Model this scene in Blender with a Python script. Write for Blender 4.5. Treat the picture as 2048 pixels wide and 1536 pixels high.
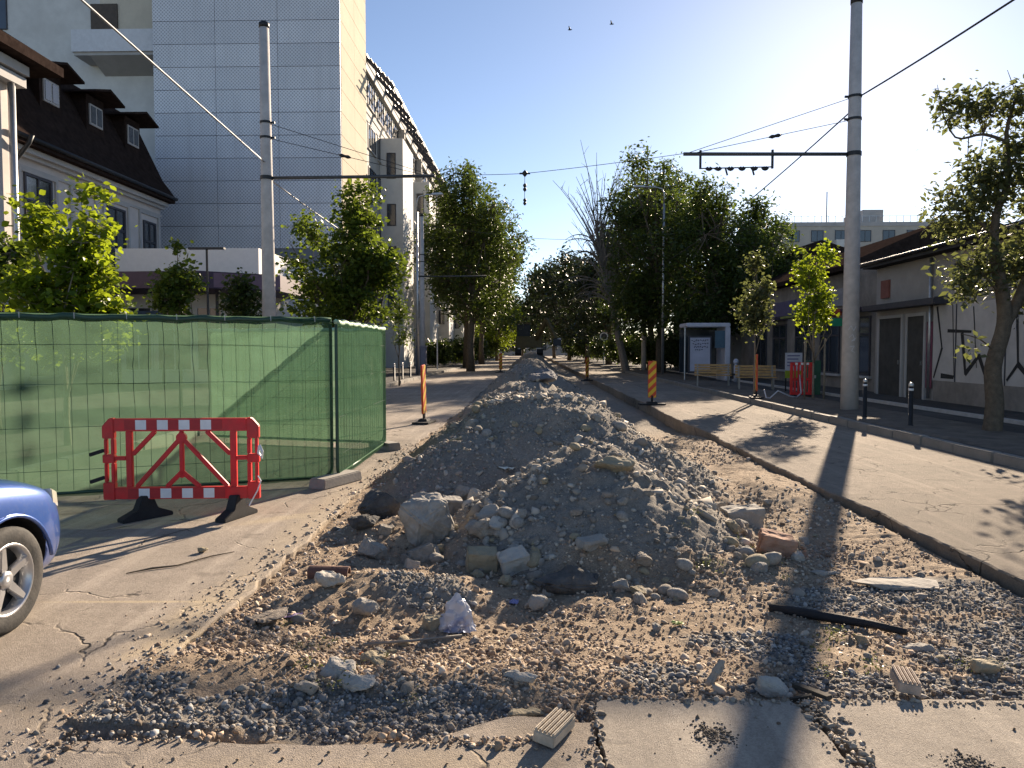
import bpy, bmesh, math, random
import numpy as np
from mathutils import Vector, Matrix, Euler
R = math.radians
for o in list(bpy.data.objects):
    bpy.data.objects.remove(o)
SC = bpy.context.scene
COL = SC.collection

# ------------------------------------------------------------------ camera, sky, sun, exposure
cd = bpy.data.cameras.new('camera')
cd.sensor_width = 36.0
cd.lens = 26.02
cd.clip_start = 0.05
cd.clip_end = 3000
cam = bpy.data.objects.new('camera', cd)
COL.objects.link(cam)
cam.location = (0, 0, 1.65)
cam.rotation_euler = (R(90 - 2.63), 0, R(1.51))
SC.camera = cam

SUN_AZ, SUN_EL = R(24.0), R(21.2)          # azimuth clockwise from the road direction (+Y)
W = bpy.data.worlds.new('World')
SC.world = W
W.use_nodes = True
nt = W.node_tree
nt.nodes.clear()
sky = nt.nodes.new('ShaderNodeTexSky')
sky.sky_type = 'NISHITA'
sky.sun_disc = False
sky.sun_elevation = SUN_EL
sky.sun_rotation = SUN_AZ
sky.altitude = 2300
sky.air_density = 1.0
sky.dust_density = 0.95
sky.ozone_density = 3.0
bg = nt.nodes.new('ShaderNodeBackground')
bg.inputs['Strength'].default_value = 0.07
wo = nt.nodes.new('ShaderNodeOutputWorld')
nt.links.new(sky.outputs[0], bg.inputs[0])
nt.links.new(bg.outputs[0], wo.inputs[0])

sl = bpy.data.lights.new('sun', 'SUN')
sl.energy = 5.0
sl.angle = R(0.53)
sl.color = (1.0, 0.90, 0.76)
sun = bpy.data.objects.new('sun', sl)
COL.objects.link(sun)
SD = Vector((math.sin(SUN_AZ) * math.cos(SUN_EL), math.cos(SUN_AZ) * math.cos(SUN_EL), math.sin(SUN_EL)))
sun.rotation_euler = SD.to_track_quat('Z', 'Y').to_euler()
sun.location = (20, 40, 40)

vs = SC.view_settings
vs.view_transform = 'Standard'
vs.look = 'None'
vs.exposure = 1.4
vs.gamma = 1.0
vs.use_curve_mapping = False
vs.use_white_balance = True            # the photograph is balanced for the shade
vs.white_balance_temperature = 7500
vs.white_balance_tint = 14
SC.cycles.use_denoising = True
SC.cycles.max_bounces = 6
SC.cycles.transparent_max_bounces = 12
SC.cycles.sample_clamp_indirect = 6

# ------------------------------------------------------------------ helpers
WL = {}          # world location of the root empties (they are never rotated)


class MB:
    def __init__(s):
        s.v = []
        s.f = []

    def add(s, vs_, fs):
        n = len(s.v)
        s.v.extend([tuple(p) for p in vs_])
        s.f.extend([tuple(i + n for i in f) for f in fs])
        return s

    def box(s, c, d, rot=None, taper=1.0):
        x, y, z = d[0] / 2, d[1] / 2, d[2] / 2
        pts = []
        for k in (-1, 1):
            t = taper if k > 0 else 1.0
            pts += [Vector((-x * t, -y * t, k * z)), Vector((x * t, -y * t, k * z)), Vector((x * t, y * t, k * z)), Vector((-x * t, y * t, k * z))]
        if rot is not None:
            m = rot if isinstance(rot, Matrix) else Euler(rot).to_matrix()
            pts = [m @ p for p in pts]
        c = Vector(c)
        return s.add([p + c for p in pts], [(3, 2, 1, 0), (4, 5, 6, 7), (0, 1, 5, 4), (1, 2, 6, 5), (2, 3, 7, 6), (3, 0, 4, 7)])

    def b2(s, x0, x1, y0, y1, z0, z1):
        return s.box(((x0 + x1) / 2, (y0 + y1) / 2, (z0 + z1) / 2), (abs(x1 - x0), abs(y1 - y0), abs(z1 - z0)))

    def bar(s, a, b, w, h, up=(0, 0, 1)):
        a, b = Vector(a), Vector(b)
        d = (b - a).normalized()
        up = Vector(up)
        if abs(d.dot(up)) > .98:
            up = Vector((0, 1, 0))
        x = d.cross(up).normalized()
        u = x.cross(d)
        pts = []
        for p in (a, b):
            pts += [p - x * w / 2 - u * h / 2, p + x * w / 2 - u * h / 2, p + x * w / 2 + u * h / 2, p - x * w / 2 + u * h / 2]
        return s.add(pts, [(0, 1, 2, 3), (7, 6, 5, 4), (0, 4, 5, 1), (1, 5, 6, 2), (2, 6, 7, 3), (3, 7, 4, 0)])

    def tube(s, pts, rad, n=6, cap=True):
        pts = [Vector(p) for p in pts]
        if not hasattr(rad, '__len__'):
            rad = [rad] * len(pts)
        rings = []
        prev = None
        for i, p in enumerate(pts):
            d = (pts[min(i + 1, len(pts) - 1)] - pts[max(i - 1, 0)])
            if d.length < 1e-9:
                d = Vector((0, 0, 1))
            d.normalize()
            if prev is None:
                prev = d.orthogonal().normalized()
            x = (prev - d * prev.dot(d))
            x = x.normalized() if x.length > 1e-6 else d.orthogonal().normalized()
            prev = x
            y = d.cross(x)
            rings.append([p + (x * math.cos(2 * math.pi * k / n) + y * math.sin(2 * math.pi * k / n)) * rad[i] for k in range(n)])
        vs_ = [q for r in rings for q in r]
        fs = []
        for i in range(len(rings) - 1):
            for k in range(n):
                fs.append((i * n + k, i * n + (k + 1) % n, (i + 1) * n + (k + 1) % n, (i + 1) * n + k))
        if cap:
            fs.append(tuple(reversed(range(n))))
            fs.append(tuple((len(rings) - 1) * n + k for k in range(n)))
        return s.add(vs_, fs)

    def prism(s, poly, origin, ux, uy, un, t):
        """polygon (2-D) in the plane origin,ux,uy extruded by t along un"""
        o, ux, uy, un = Vector(origin), Vector(ux), Vector(uy), Vector(un)
        n = len(poly)
        a = [o + ux * p[0] + uy * p[1] for p in poly]
        b = [q + un * t for q in a]
        fs = [tuple(reversed(range(n))), tuple(range(n, 2 * n))]
        fs += [(i, (i + 1) % n, n + (i + 1) % n, n + i) for i in range(n)]
        return s.add(a + b, fs)

    def lathe(s, prof, c, n=20, axis='Z', cap=True):
        c = Vector(c)
        vs_, fs = [], []
        for (r, h) in prof:
            for k in range(n):
                a = 2 * math.pi * k / n
                if axis == 'Z':
                    vs_.append(c + Vector((r * math.cos(a), r * math.sin(a), h)))
                else:
                    vs_.append(c + Vector((h, r * math.cos(a), r * math.sin(a))))
        m = len(prof)
        for i in range(m - 1):
            for k in range(n):
                fs.append((i * n + k, i * n + (k + 1) % n, (i + 1) * n + (k + 1) % n, (i + 1) * n + k))
        if cap:
            fs.append(tuple(reversed(range(n))))
            fs.append(tuple((m - 1) * n + k for k in range(n)))
        return s.add(vs_, fs)

    def xf(s, m, i0=0):
        s.v[i0:] = [tuple(m @ Vector(p)) for p in s.v[i0:]]
        return s

    def mesh(s, name, off=(0, 0, 0)):
        me = bpy.data.meshes.new(name)
        me.from_pydata([(p[0] - off[0], p[1] - off[1], p[2] - off[2]) for p in s.v], [], s.f)
        return me

    def build(s, name, mat, parent=None, smooth=False, bevel=0.0, loc=None):
        off = WL.get(parent, (0, 0, 0)) if parent is not None else (loc or (0, 0, 0))
        me = s.mesh(name, off)
        bm = bmesh.new()
        bm.from_mesh(me)
        bmesh.ops.recalc_face_normals(bm, faces=bm.faces)
        if bevel > 0:
            es = [e for e in bm.edges if len(e.link_faces) == 2 and e.calc_face_angle(0) > .6]
            bmesh.ops.bevel(bm, geom=es, offset=bevel, segments=2, affect='EDGES', clamp_overlap=True)
        bm.to_mesh(me)
        bm.free()
        return link(name, me, mat, parent, smooth, loc)


def link(name, me, mat, parent=None, smooth=False, loc=None):
    o = bpy.data.objects.new(name, me)
    COL.objects.link(o)
    if mat is not None:
        me.materials.append(mat)
    if smooth:
        me.polygons.foreach_set('use_smooth', [True] * len(me.polygons))
    if parent is not None:
        o.parent = parent
        if parent in WL:
            WL[o] = WL[parent]
    elif loc is not None:
        o.location = loc
        WL[o] = tuple(loc)
    return o


def thing(name, label, cat, loc, group=None):
    o = bpy.data.objects.new(name, None)
    o.empty_display_size = .1
    COL.objects.link(o)
    o.location = loc
    WL[o] = tuple(loc)
    return tag(o, label, cat, group)


def tag(o, label=None, cat=None, group=None, kind=None):
    if label: o['label'] = label
    if cat: o['category'] = cat
    if group: o['group'] = group
    if kind: o['kind'] = kind
    return o


def copy_thing(root, loc, label=None, rotz=None, scale=None):
    r = root.copy()
    COL.objects.link(r)
    r.location = loc
    if rotz is not None: r.rotation_euler = (0, 0, rotz)
    if scale is not None: r.scale = (scale, scale, scale)
    if label: r['label'] = label
    for ch in [c for c in bpy.data.objects if c.parent == root]:
        c = ch.copy()
        COL.objects.link(c)
        c.parent = r
        for g in [q for q in bpy.data.objects if q.parent == ch]:
            d = g.copy()
            COL.objects.link(d)
            d.parent = c
    return r


# numpy value noise --------------------------------------------------
def _hash(ix, iy, seed):
    h = (ix.astype(np.int64) * 374761393 + iy.astype(np.int64) * 668265263 + seed * 1442695041) & 0x7fffffff
    h = ((h ^ (h >> 13)) * 1274126177) & 0x7fffffff
    h = h ^ (h >> 16)
    return (h & 0xffff) / 65535.0


def vnoise(x, y, seed=0):
    x = np.asarray(x, float); y = np.asarray(y, float)
    ix, iy = np.floor(x), np.floor(y)
    fx, fy = x - ix, y - iy
    fx = fx * fx * (3 - 2 * fx); fy = fy * fy * (3 - 2 * fy)
    a = _hash(ix, iy, seed); b = _hash(ix + 1, iy, seed)
    c = _hash(ix, iy + 1, seed); d = _hash(ix + 1, iy + 1, seed)
    return (a * (1 - fx) + b * fx) * (1 - fy) + (c * (1 - fx) + d * fx) * fy - .5


def fbm(x, y, f, oct_=4, seed=0, gain=.5):
    s = 0; a = 1.0
    for k in range(oct_):
        s = s + a * vnoise(np.asarray(x) * f + 17.3 * k, np.asarray(y) * f - 9.1 * k, seed + k)
        f *= 2.03; a *= gain
    return s


def sstep(a, b, x):
    t = np.clip((np.asarray(x, float) - a) / (b - a), 0, 1)
    return t * t * (3 - 2 * t)


# ------------------------------------------------------------------ materials
class NT:
    def __init__(s, name):
        s.m = bpy.data.materials.new(name)
        s.m.use_nodes = True
        s.t = s.m.node_tree
        s.t.nodes.clear()
        s.out = s.t.nodes.new('ShaderNodeOutputMaterial')

    def n(s, typ, **kw):
        nd = s.t.nodes.new(typ)
        for k, v in kw.items():
            if k.startswith('_'):
                setattr(nd, k[1:], v)
            else:
                key = int(k[1:]) if k[0] == 'i' and k[1:].isdigit() else k.replace('__', ' ')
                inp = nd.inputs[key]
                if isinstance(v, bpy.types.NodeSocket):
                    s.t.links.new(v, inp)
                else:
                    inp.default_value = v
        return nd

    def math(s, op, a, b=None):
        nd = s.t.nodes.new('ShaderNodeMath')
        nd.operation = op
        for i, v in enumerate((a, b)):
            if v is None: continue
            if isinstance(v, bpy.types.NodeSocket): s.t.links.new(v, nd.inputs[i])
            else: nd.inputs[i].default_value = v
        return nd.outputs[0]

    def mix(s, fac, a, b, blend='MIX'):
        nd = s.t.nodes.new('ShaderNodeMix')
        nd.data_type = 'RGBA'
        nd.blend_type = blend
        for i, v in ((0, fac), (6, a), (7, b)):
            if isinstance(v, bpy.types.NodeSocket): s.t.links.new(v, nd.inputs[i])
            elif i == 0: nd.inputs[0].default_value = v
            else: nd.inputs[i].default_value = tuple(v) + ((1,) if len(v) == 3 else ())
        return nd.outputs[2]

    def ramp(s, fac, stops):
        nd = s.t.nodes.new('ShaderNodeValToRGB')
        el = nd.color_ramp.elements
        while len(el) < len(stops): el.new(.5)
        for e, (p, c) in zip(el, stops):
            e.position = p
            e.color = tuple(c) + (1,) if hasattr(c, '__len__') else (c, c, c, 1)
        s.t.links.new(fac, nd.inputs[0])
        return nd.outputs[0]

    def coord(s, which='Object'):
        return s.n('ShaderNodeTexCoord').outputs[which]

    def noise(s, scale, detail=5, rough=.6, vec=None, dist=0.0):
        nd = s.n('ShaderNodeTexNoise', Scale=scale, Detail=detail, Roughness=rough, Distortion=dist)
        s.t.links.new(vec if vec is not None else s.coord(), nd.inputs['Vector'])
        return nd.outputs[0]

    def bump(s, h, strength=.5, dist=.02):
        return s.n('ShaderNodeBump', Strength=strength, Distance=dist, Height=h).outputs[0]

    def bsdf(s, **kw):
        b = s.n('ShaderNodeBsdfPrincipled', **kw)
        return b

    def done(s, sh):
        s.t.links.new(sh, s.out.inputs['Surface'])
        return s.m


MATS = {}


def M(name, col, rough=.8, var=.18, scale=4.0, bump=.25, bscale=30.0, metallic=0.0, dirt=None, dscale=1.3, damt=.5, spec=.4, coat=0.0, bdist=.01):
    if name in MATS: return MATS[name]
    k = NT(name)
    co = k.coord()
    nz = k.noise(scale, 6, .65, co)
    lo = tuple(max(0, c * (1 - var)) for c in col); hi = tuple(min(1, c * (1 + var)) for c in col)
    c = k.mix(k.ramp(nz, [(.3, 0.), (.7, 1.)]), lo, hi)
    if dirt:
        dn = k.noise(dscale, 7, .7, co)
        f = k.math('MULTIPLY', k.ramp(dn, [(.42, 0.), (.68, 1.)]), damt)
        c = k.mix(f, c, dirt)
    b = k.bsdf(Roughness=rough, Metallic=metallic)
    b.inputs['Specular IOR Level'].default_value = spec
    b.inputs['Coat Weight'].default_value = coat
    k.t.links.new(c, b.inputs['Base Color'])
    if bump > 0:
        k.t.links.new(k.bump(k.noise(bscale, 4, .6, co), bump, bdist), b.inputs['Normal'])
    MATS[name] = k.done(b.outputs[0])
    return MATS[name]


def leaf_mat(name, dark, light, trans, tw=.45):
    k = NT(name)
    at = k.n('ShaderNodeAttribute', _attribute_name='tone').outputs['Fac']
    c = k.mix(at, dark, light)
    t = k.mix(at, tuple(q * .65 for q in trans), trans)
    d = k.bsdf(Roughness=.45)
    d.inputs['Specular IOR Level'].default_value = .35
    k.t.links.new(c, d.inputs['Base Color'])
    tr = k.n('ShaderNodeBsdfTranslucent', Color=t)
    mx = k.n('ShaderNodeMixShader', i0=tw, i1=d.outputs[0], i2=tr.outputs[0])
    return k.done(mx.outputs[0])


def attr_mat(name, rough=.9, bump=.3, bscale=60):
    k = NT(name)
    at = k.n('ShaderNodeAttribute', _attribute_name='tint').outputs['Color']
    nz = k.noise(28, 4, .6)
    c = k.mix(k.ramp(nz, [(.3, 0.), (.7, .5)]), at, (.5, .46, .42), 'SOFT_LIGHT')
    b = k.bsdf(Roughness=rough)
    b.inputs['Specular IOR Level'].default_value = .25
    k.t.links.new(c, b.inputs['Base Color'])
    k.t.links.new(k.bump(k.noise(bscale, 3), bump, .006), b.inputs['Normal'])
    return k.done(b.outputs[0])


def glass_mat(name, col=(.03, .04, .05), rough=.08):
    k = NT(name)
    nz = k.noise(.9, 3)
    c = k.mix(nz, tuple(q * .5 for q in col), tuple(q * 1.5 for q in col))
    b = k.bsdf(Roughness=rough)
    b.inputs['Specular IOR Level'].default_value = .9
    k.t.links.new(c, b.inputs['Base Color'])
    return k.done(b.outputs[0])


concrete = M('concrete', (.30, .28, .25), .9, .2, 6, .4, 40, dirt=(.14, .13, .12), damt=.5)
pole_concrete = M('pole_concrete', (.48, .45, .43), .85, .15, 5, .3, 50, dirt=(.32, .30, .29), damt=.5)
dark_metal = M('dark_metal', (.03, .032, .035), .5, .2, 8, .1, 60, metallic=.5)
galv = M('galvanised', (.42, .43, .44), .4, .15, 10, .1, 60, metallic=.8)
black_rubber = M('black_rubber', (.018, .018, .02), .75, .3, 9, .3, 70)
cable_mat = M('cable_black', (.02, .02, .022), .6, .2, 9, 0, 10)
wood = M('wood_slat', (.42, .24, .09), .6, .3, 7, .3, 40)
glass = glass_mat('window_glass')
bark = M('bark', (.11, .085, .06), .95, .35, 9, .8, 25, bdist=.03)
bark_pale = M('bark_pale', (.20, .17, .13), .95, .3, 9, .6, 25, bdist=.02)
pebble_mat = attr_mat('pebble')
# ------------------------------------------------------------------ ground materials
def asphalt_mat(name, base, dust, crack=.6, sand=None, cs=.55):
    k = NT(name)
    co = k.coord()
    big = k.noise(.55, 6, .6, co)
    mid = k.noise(5, 6, .7, co)
    grit = k.n('ShaderNodeTexVoronoi', Scale=120.0, Vector=co, Randomness=1.0)
    c = k.mix(k.ramp(big, [(.3, 0.), (.7, 1.)]), base, dust)
    c = k.mix(k.math('MULTIPLY', k.ramp(mid, [(.35, 0.), (.75, 1.)]), .45), c, tuple(q * .62 for q in base))
    c = k.mix(k.ramp(grit.outputs['Color'], [(.2, .0), (.9, .38)]), c, tuple(q * .35 for q in base))
    # longitudinal wear streaks
    st = k.n('ShaderNodeMapping', Vector=co, Scale=(6, .25, 1))
    sn = k.noise(1.0, 4, .6, st.outputs[0])
    c = k.mix(k.math('MULTIPLY', k.ramp(sn, [(.5, 0.), (.72, 1.)]), .35), c, tuple(min(1, q * 1.35) for q in dust))
    # cracks
    wv = k.noise(1.6, 4, .6, co)
    wp = k.n('ShaderNodeVectorMath', _operation='ADD', i0=co, i1=k.n('ShaderNodeVectorMath', _operation='SCALE', i0=k.n('ShaderNodeTexNoise', Vector=co, Scale=2.2, Detail=4.0).outputs['Color'], Scale=.55).outputs[0])
    vo = k.n('ShaderNodeTexVoronoi', _feature='DISTANCE_TO_EDGE', Scale=cs, Vector=wp.outputs[0])
    cr = k.ramp(vo.outputs['Distance'], [(.0, 1.), (.011, 0.)])
    cm = k.math('MULTIPLY', cr, k.math('MULTIPLY', k.ramp(wv, [(.45, 0.), (.6, 1.)]), crack))
    c = k.mix(cm, c, tuple(q * .12 for q in base))
    # rectangular repair patches and worn aggregate
    pv_ = k.n('ShaderNodeTexVoronoi', _distance='CHEBYCHEV', Scale=.42, Vector=k.n('ShaderNodeMapping', Vector=co, Scale=(1, .45, 1)).outputs[0], Randomness=.9)
    pr = k.n('ShaderNodeSeparateColor', Color=pv_.outputs['Color']).outputs[0]
    c = k.mix(k.math('MULTIPLY', k.ramp(pr, [(.62, 0.), (.64, 1.)]), .28), c, tuple(q * .55 for q in base))
    ag = k.n('ShaderNodeTexVoronoi', Scale=55.0, Vector=co)
    c = k.mix(k.math('MULTIPLY', k.ramp(ag.outputs['Distance'], [(.0, 1.), (.35, 0.)]), k.math('MULTIPLY', k.ramp(big, [(.45, 0.), (.65, 1.)]), .4)), c, tuple(min(1, q * 1.5) for q in dust))
    # oil and tar spots
    sp = k.noise(2.7, 2, .5, co)
    c = k.mix(k.math('MULTIPLY', k.ramp(sp, [(.66, 0.), (.74, 1.)]), .5), c, tuple(q * .4 for q in base))
    if sand:
        for (px, py, rx, ry, ang, amt) in sand:
            mp = k.n('ShaderNodeMapping', _vector_type='TEXTURE', Vector=co, Location=(px, py, 0), Rotation=(0, 0, ang), Scale=(rx, ry, 50))
            ln = k.n('ShaderNodeVectorMath', _operation='LENGTH', i0=mp.outputs[0]).outputs['Value']
            rg = k.math('ADD', ln, k.math('MULTIPLY', k.math('SUBTRACT', k.noise(9, 5, .7, co), .5), 1.1))
            c = k.mix(k.math('MULTIPLY', k.ramp(rg, [(.35, 1.), (1.0, 0.)]), amt), c, (.50, .405, .28))
    b = k.bsdf(Roughness=.95)
    b.inputs['Specular IOR Level'].default_value = .12
    k.t.links.new(c, b.inputs['Base Color'])
    h = k.math('SUBTRACT', k.math('ADD', k.noise(170, 3, .7, co), k.math('MULTIPLY', k.noise(14, 4, .6, co), .8)), k.math('MULTIPLY', cm, 2.5))
    k.t.links.new(k.bump(h, .8, .012), b.inputs['Normal'])
    return k.done(b.outputs[0])


SAND = [(-2.55, 4.72, .85, .028, R(2), .75), (-2.12, 7.5, .28, 3.2, R(1), .35), (-2.1, 4.6, .22, .9, R(-5), .5), (-2.9, 3.3, .6, .35, R(10), .3), (-1.96, 4.12, .16, .42, R(-35), .8), (-2.2, 3.3, .5, .25, R(-20), .25), (-1.2, 2.72, .7, .22, R(4), .3), (-.3, 2.85, .5, .18, 0, .25), (-2.5, 7.1, .14, .5, R(-50), .5)]
asph_left = asphalt_mat('asphalt_left', (.31, .268, .228), (.45, .385, .32), .9, SAND, .75)
asph_right = asphalt_mat('asphalt_right', (.24, .21, .175), (.36, .305, .25), 1.0, None, .95)
asph_pave = asphalt_mat('asphalt_pavement', (.09, .085, .08), (.13, .122, .115), .6)
slab_mat = asphalt_mat('slab_concrete', (.36, .32, .275), (.48, .425, .36), .35)


def soil_mat():
    k = NT('soil')
    co = k.coord()
    g = k.n('ShaderNodeAttribute', _attribute_name='grey').outputs['Fac']
    n1 = k.noise(1.3, 6, .65, co)
    n2 = k.noise(22, 5, .7, co)
    n3 = k.noise(95, 4, .7, co)
    br = k.mix(k.ramp(n1, [(.3, 0.), (.7, 1.)]), (.33, .245, .17), (.49, .385, .28))
    br = k.mix(k.ramp(n2, [(.35, .55), (.65, 0.)]), br, (.17, .125, .09))
    gy = k.mix(k.ramp(n1, [(.3, 0.), (.7, 1.)]), (.28, .25, .215), (.39, .355, .305))
    gy = k.mix(k.ramp(n2, [(.35, .6), (.65, 0.)]), gy, (.17, .153, .132))
    c = k.mix(g, br, gy)
    c = k.mix(k.ramp(n3, [(.35, .5), (.6, 0.)]), c, (.10, .085, .07))
    b = k.bsdf(Roughness=.95)
    b.inputs['Specular IOR Level'].default_value = .15
    k.t.links.new(c, b.inputs['Base Color'])
    h = k.math('ADD', k.math('MULTIPLY', n2, 1.0), k.math('MULTIPLY', n3, .5))
    k.t.links.new(k.bump(h, .8, .03), b.inputs['Normal'])
    return k.done(b.outputs[0])


soil = soil_mat()
far_soil = M('far_soil', (.13, .12, .10), .95, .3, .3, .3, 3)

# ------------------------------------------------------------------ height of the excavated bed
LE, RE = -1.95, 3.5           # asphalt edges left and right of the bed
MOUNDS = [  # cx, cy, rx, ry, h, flat
    (.62, 7.3, 1.55, 1.85, .95, .0), (.15, 11.3, 2.0, 3.0, 1.16, .33), (-.75, 9.7, 1.25, 1.6, .74, .1), (1.15, 9.6, 1.5, 1.6, .72, .05),
    (-.1, 17.5, 1.8, 3.2, 1.1, .2), (.3, 25, 1.8, 4.0, 1.05, .2), (-.3, 34, 1.8, 5.0, 1.15, .2), (.0, 46, 1.8, 6.0, 1.35, .2), (.2, 60, 1.9, 8, 1.5, .2),
    (-.2, 80, 2, 12, 1.5, .2), (.2, 110, 2, 20, 1.6, .2), (-1.15, 6.9, .55, .6, .22, 0), (-.95, 5.15, 1.0, .65, .16, .1), (1.5, 6.0, .9, .6, .12, 0), (2.9, 9.4, .7, 1.4, .15, 0), (-.5, 3.75, 1.6, .4, .06, .2)]


def bed_z(x, y):
    x = np.asarray(x, float); y = np.asarray(y, float)
    base = -.12 + .065 * sstep(4.8, 3.5, y) + .07 * sstep(-.9, -1.8, x) + .03 * sstep(2.7, 3.4, x)
    base = base - .22 * sstep(14, 18, y) * sstep(1.9, 2.6, x)
    wob = .16 * fbm(x, y, 1.1, 3, 5)
    m = np.full(x.shape, -9.0)
    for (cx, cy, rx, ry, h, fl) in MOUNDS:
        r = np.sqrt(((x - cx) / rx) ** 2 + ((y - cy) / ry) ** 2) * (1 + wob)
        q = np.clip(1 - r, -.3, 1 - fl) / (1 - fl)
        q = np.where(q > .82, .82 + (q - .82) * .55, q)
        m = np.maximum(m, h * q)
    up = np.maximum(m, 0)
    z = base + up
    amp = .5 + 1.2 * np.clip(up * 2, 0, 1)
    z = z + amp * (.045 * fbm(x, y, 1.7, 4, 11) + .035 * fbm(x, y, 6.0, 4, 23, .6)) + .02 * fbm(x, y, 20, 3, 31) + .05 * np.clip(fbm(x, y, 4.2, 3, 37, .6) - .12, 0, 1) * amp - .09 * np.exp(-((x + .5) / .55) ** 2 - ((y - 4.85) / .3) ** 2)
    # tyre ruts on the right
    z = z - .03 * np.exp(-((x - 2.7 - .15 * np.sin(y * .6)) / .13) ** 2) * sstep(5.0, 6, y)
    # keep under the asphalt sheets
    z = np.where(x < LE - .1, np.minimum(z, -.02 - .6 * np.clip(LE - .1 - x, 0, 1)), z)
    z = np.where(x > RE - .06, np.minimum(z, -.08 - .6 * np.clip(x - RE + .06, 0, 1)), z)
    fr = np.where(x > .2, 3.42, 3.12)
    z = np.where(y < fr, np.minimum(z, -.03 - .5 * np.clip(fr - y, 0, .3)), z)
    return z


def grey_mask(x, y):
    x = np.asarray(x, float); y = np.asarray(y, float)
    g = np.zeros(x.shape)
    for (cx, cy, rx, ry, h, fl) in MOUNDS[:11]:
        r = np.sqrt(((x - cx) / (rx * 1.0)) ** 2 + ((y - cy) / (ry * 1.0)) ** 2)
        g = np.maximum(g, sstep(1.0, .82, r + .35 * fbm(x, y, 2.2, 3, 41)))
    for (cx, cy, rx, ry) in [(-1.1, 3.35, .9, .26), (-.35, 3.3, .55, .2), (1.7, 3.72, 1.1, .17), (.75, 3.85, .45, .16), (3.0, 4.3, .7, .5), (3.1, 5.3, .8, .35), (1.35, 4.4, .35, .3), (2.2, 5.2, .5, .25), (-.9, 5.15, .5, .3)]:
        r = np.sqrt(((x - cx) / rx) ** 2 + ((y - cy) / ry) ** 2)
        g = np.maximum(g, .95 * sstep(1.15, .8, r + .9 * fbm(x, y, 3.2, 3, 43)))
    g = np.maximum(g, sstep(15, 20, y) * .8)
    return np.clip(g, 0, 1)


def grid_mesh(name, X, Y, Z, mat):
    ny, nx = X.shape
    me = bpy.data.meshes.new(name)
    co = np.stack([X, Y, Z], -1).reshape(-1, 3)
    i = np.arange(ny * nx).reshape(ny, nx)
    f = np.stack([i[:-1, :-1], i[:-1, 1:], i[1:, 1:], i[1:, :-1]], -1).reshape(-1, 4)
    fill(me, co, f)
    o = link(name, me, mat, None, True)
    return o


def fill(me, co, f):
    me.vertices.add(len(co))
    me.vertices.foreach_set('co', co.astype(np.float32).ravel())
    k = f.shape[1]
    me.loops.add(f.size)
    me.loops.foreach_set('vertex_index', f.astype(np.int32).ravel())
    me.polygons.add(len(f))
    me.polygons.foreach_set('loop_start', np.arange(0, f.size, k, dtype=np.int32))
    me.update(calc_edges=True)


# earth under everything, out to the horizon
MB().b2(-700, 700, -200, 1300, -1.2, -.9).build('ground', far_soil)['kind'] = 'structure'

ys = [2.7]
while ys[-1] < 170:
    ys.append(ys[-1] + max(.026, .0042 * ys[-1] if ys[-1] < 14 else .012 * ys[-1]))
ys = np.array(ys)
xs = np.arange(LE - .5, RE + .5, .029)
X, Y = np.meshgrid(xs, ys)
Z = bed_z(X, Y)
bed = grid_mesh('excavated_bed', X, Y, Z, soil)
at = bed.data.attributes.new('grey', 'FLOAT', 'POINT')
at.data.foreach_set('value', grey_mask(X, Y).astype(np.float32).ravel())
tag(bed, 'brown and grey soil of the dug-up strip heaped with rubble between the lanes', kind='structure')


def ragged_sheet(name, side, xe, xo, y0, y1, z, thick, mat, seed, amp=.07):
    """asphalt sheet whose edge at xe is broken; the other side ends straight at xo"""
    ys_ = [y0]
    while ys_[-1] < y1:
        ys_.append(min(y1, ys_[-1] + (.045 if 2 < ys_[-1] < 16 else .12 if ys_[-1] < 40 and ys_[-1] > 0 else 2.5)))
    ya = np.array(ys_)
    e = xe + amp * (fbm(ya, ya * 0 + seed, .9, 5, seed, .62) * 1.6)
    n = len(ya)
    sg = 1 if xo < xe else -1
    cols = [(e - sg * .0, -thick), (e, -.012), (e - sg * .014, 0), (e - sg * .25, 0), (np.full(n, xo), 0)]
    Xs = np.stack([c[0] for c in cols], 1)
    Zs = np.stack([np.full(n, z + c[1]) for c in cols], 1)
    Zs[:, 0] += 0
    Xs[:, 0] -= sg * (.02 + .04 * np.abs(fbm(ya, ya * 0, 4, 2, seed + 3)))
    Ys = np.repeat(ya[:, None], len(cols), 1)
    if sg < 0: Xs, Zs, Ys = Xs[:, ::-1], Zs[:, ::-1], Ys[:, ::-1]
    o = grid_mesh(name, Xs, Ys, Zs, mat)
    o.data.polygons.foreach_set('use_smooth', [False] * len(o.data.polygons))
    o['kind'] = 'structure'
    return o


LK, RK = -6.4, 6.78            # kerb lines
ragged_sheet('road_left', 1, LE, LK, -40, 400, 0, .28, asph_left, 3, .09)
ragged_sheet('road_right', -1, RE, RK, 3.4, 400, 0, .3, asph_right, 8, .06)
# patched strip of road behind the slabs, right
ap = MB()
e = []
for i in range(60):
    x = -2.2 + i * 2.47 / 59
    yb = 3.02 + .10 * float(fbm(x, 0.3, 2.0, 4, 71)) + (.24 * float(sstep(-.5, -.05, x)) - .05 * float(sstep(.05, .25, x)))
    e.append((x, yb))
poly = [(-2.2, -8), (.25, -8)] + e[::-1]
ap.prism(poly, (0, 0, -.3), (1, 0, 0), (0, 1, 0), (0, 0, 1), .296)
ap.build('road_apron', asph_left)['kind'] = 'structure'


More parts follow.
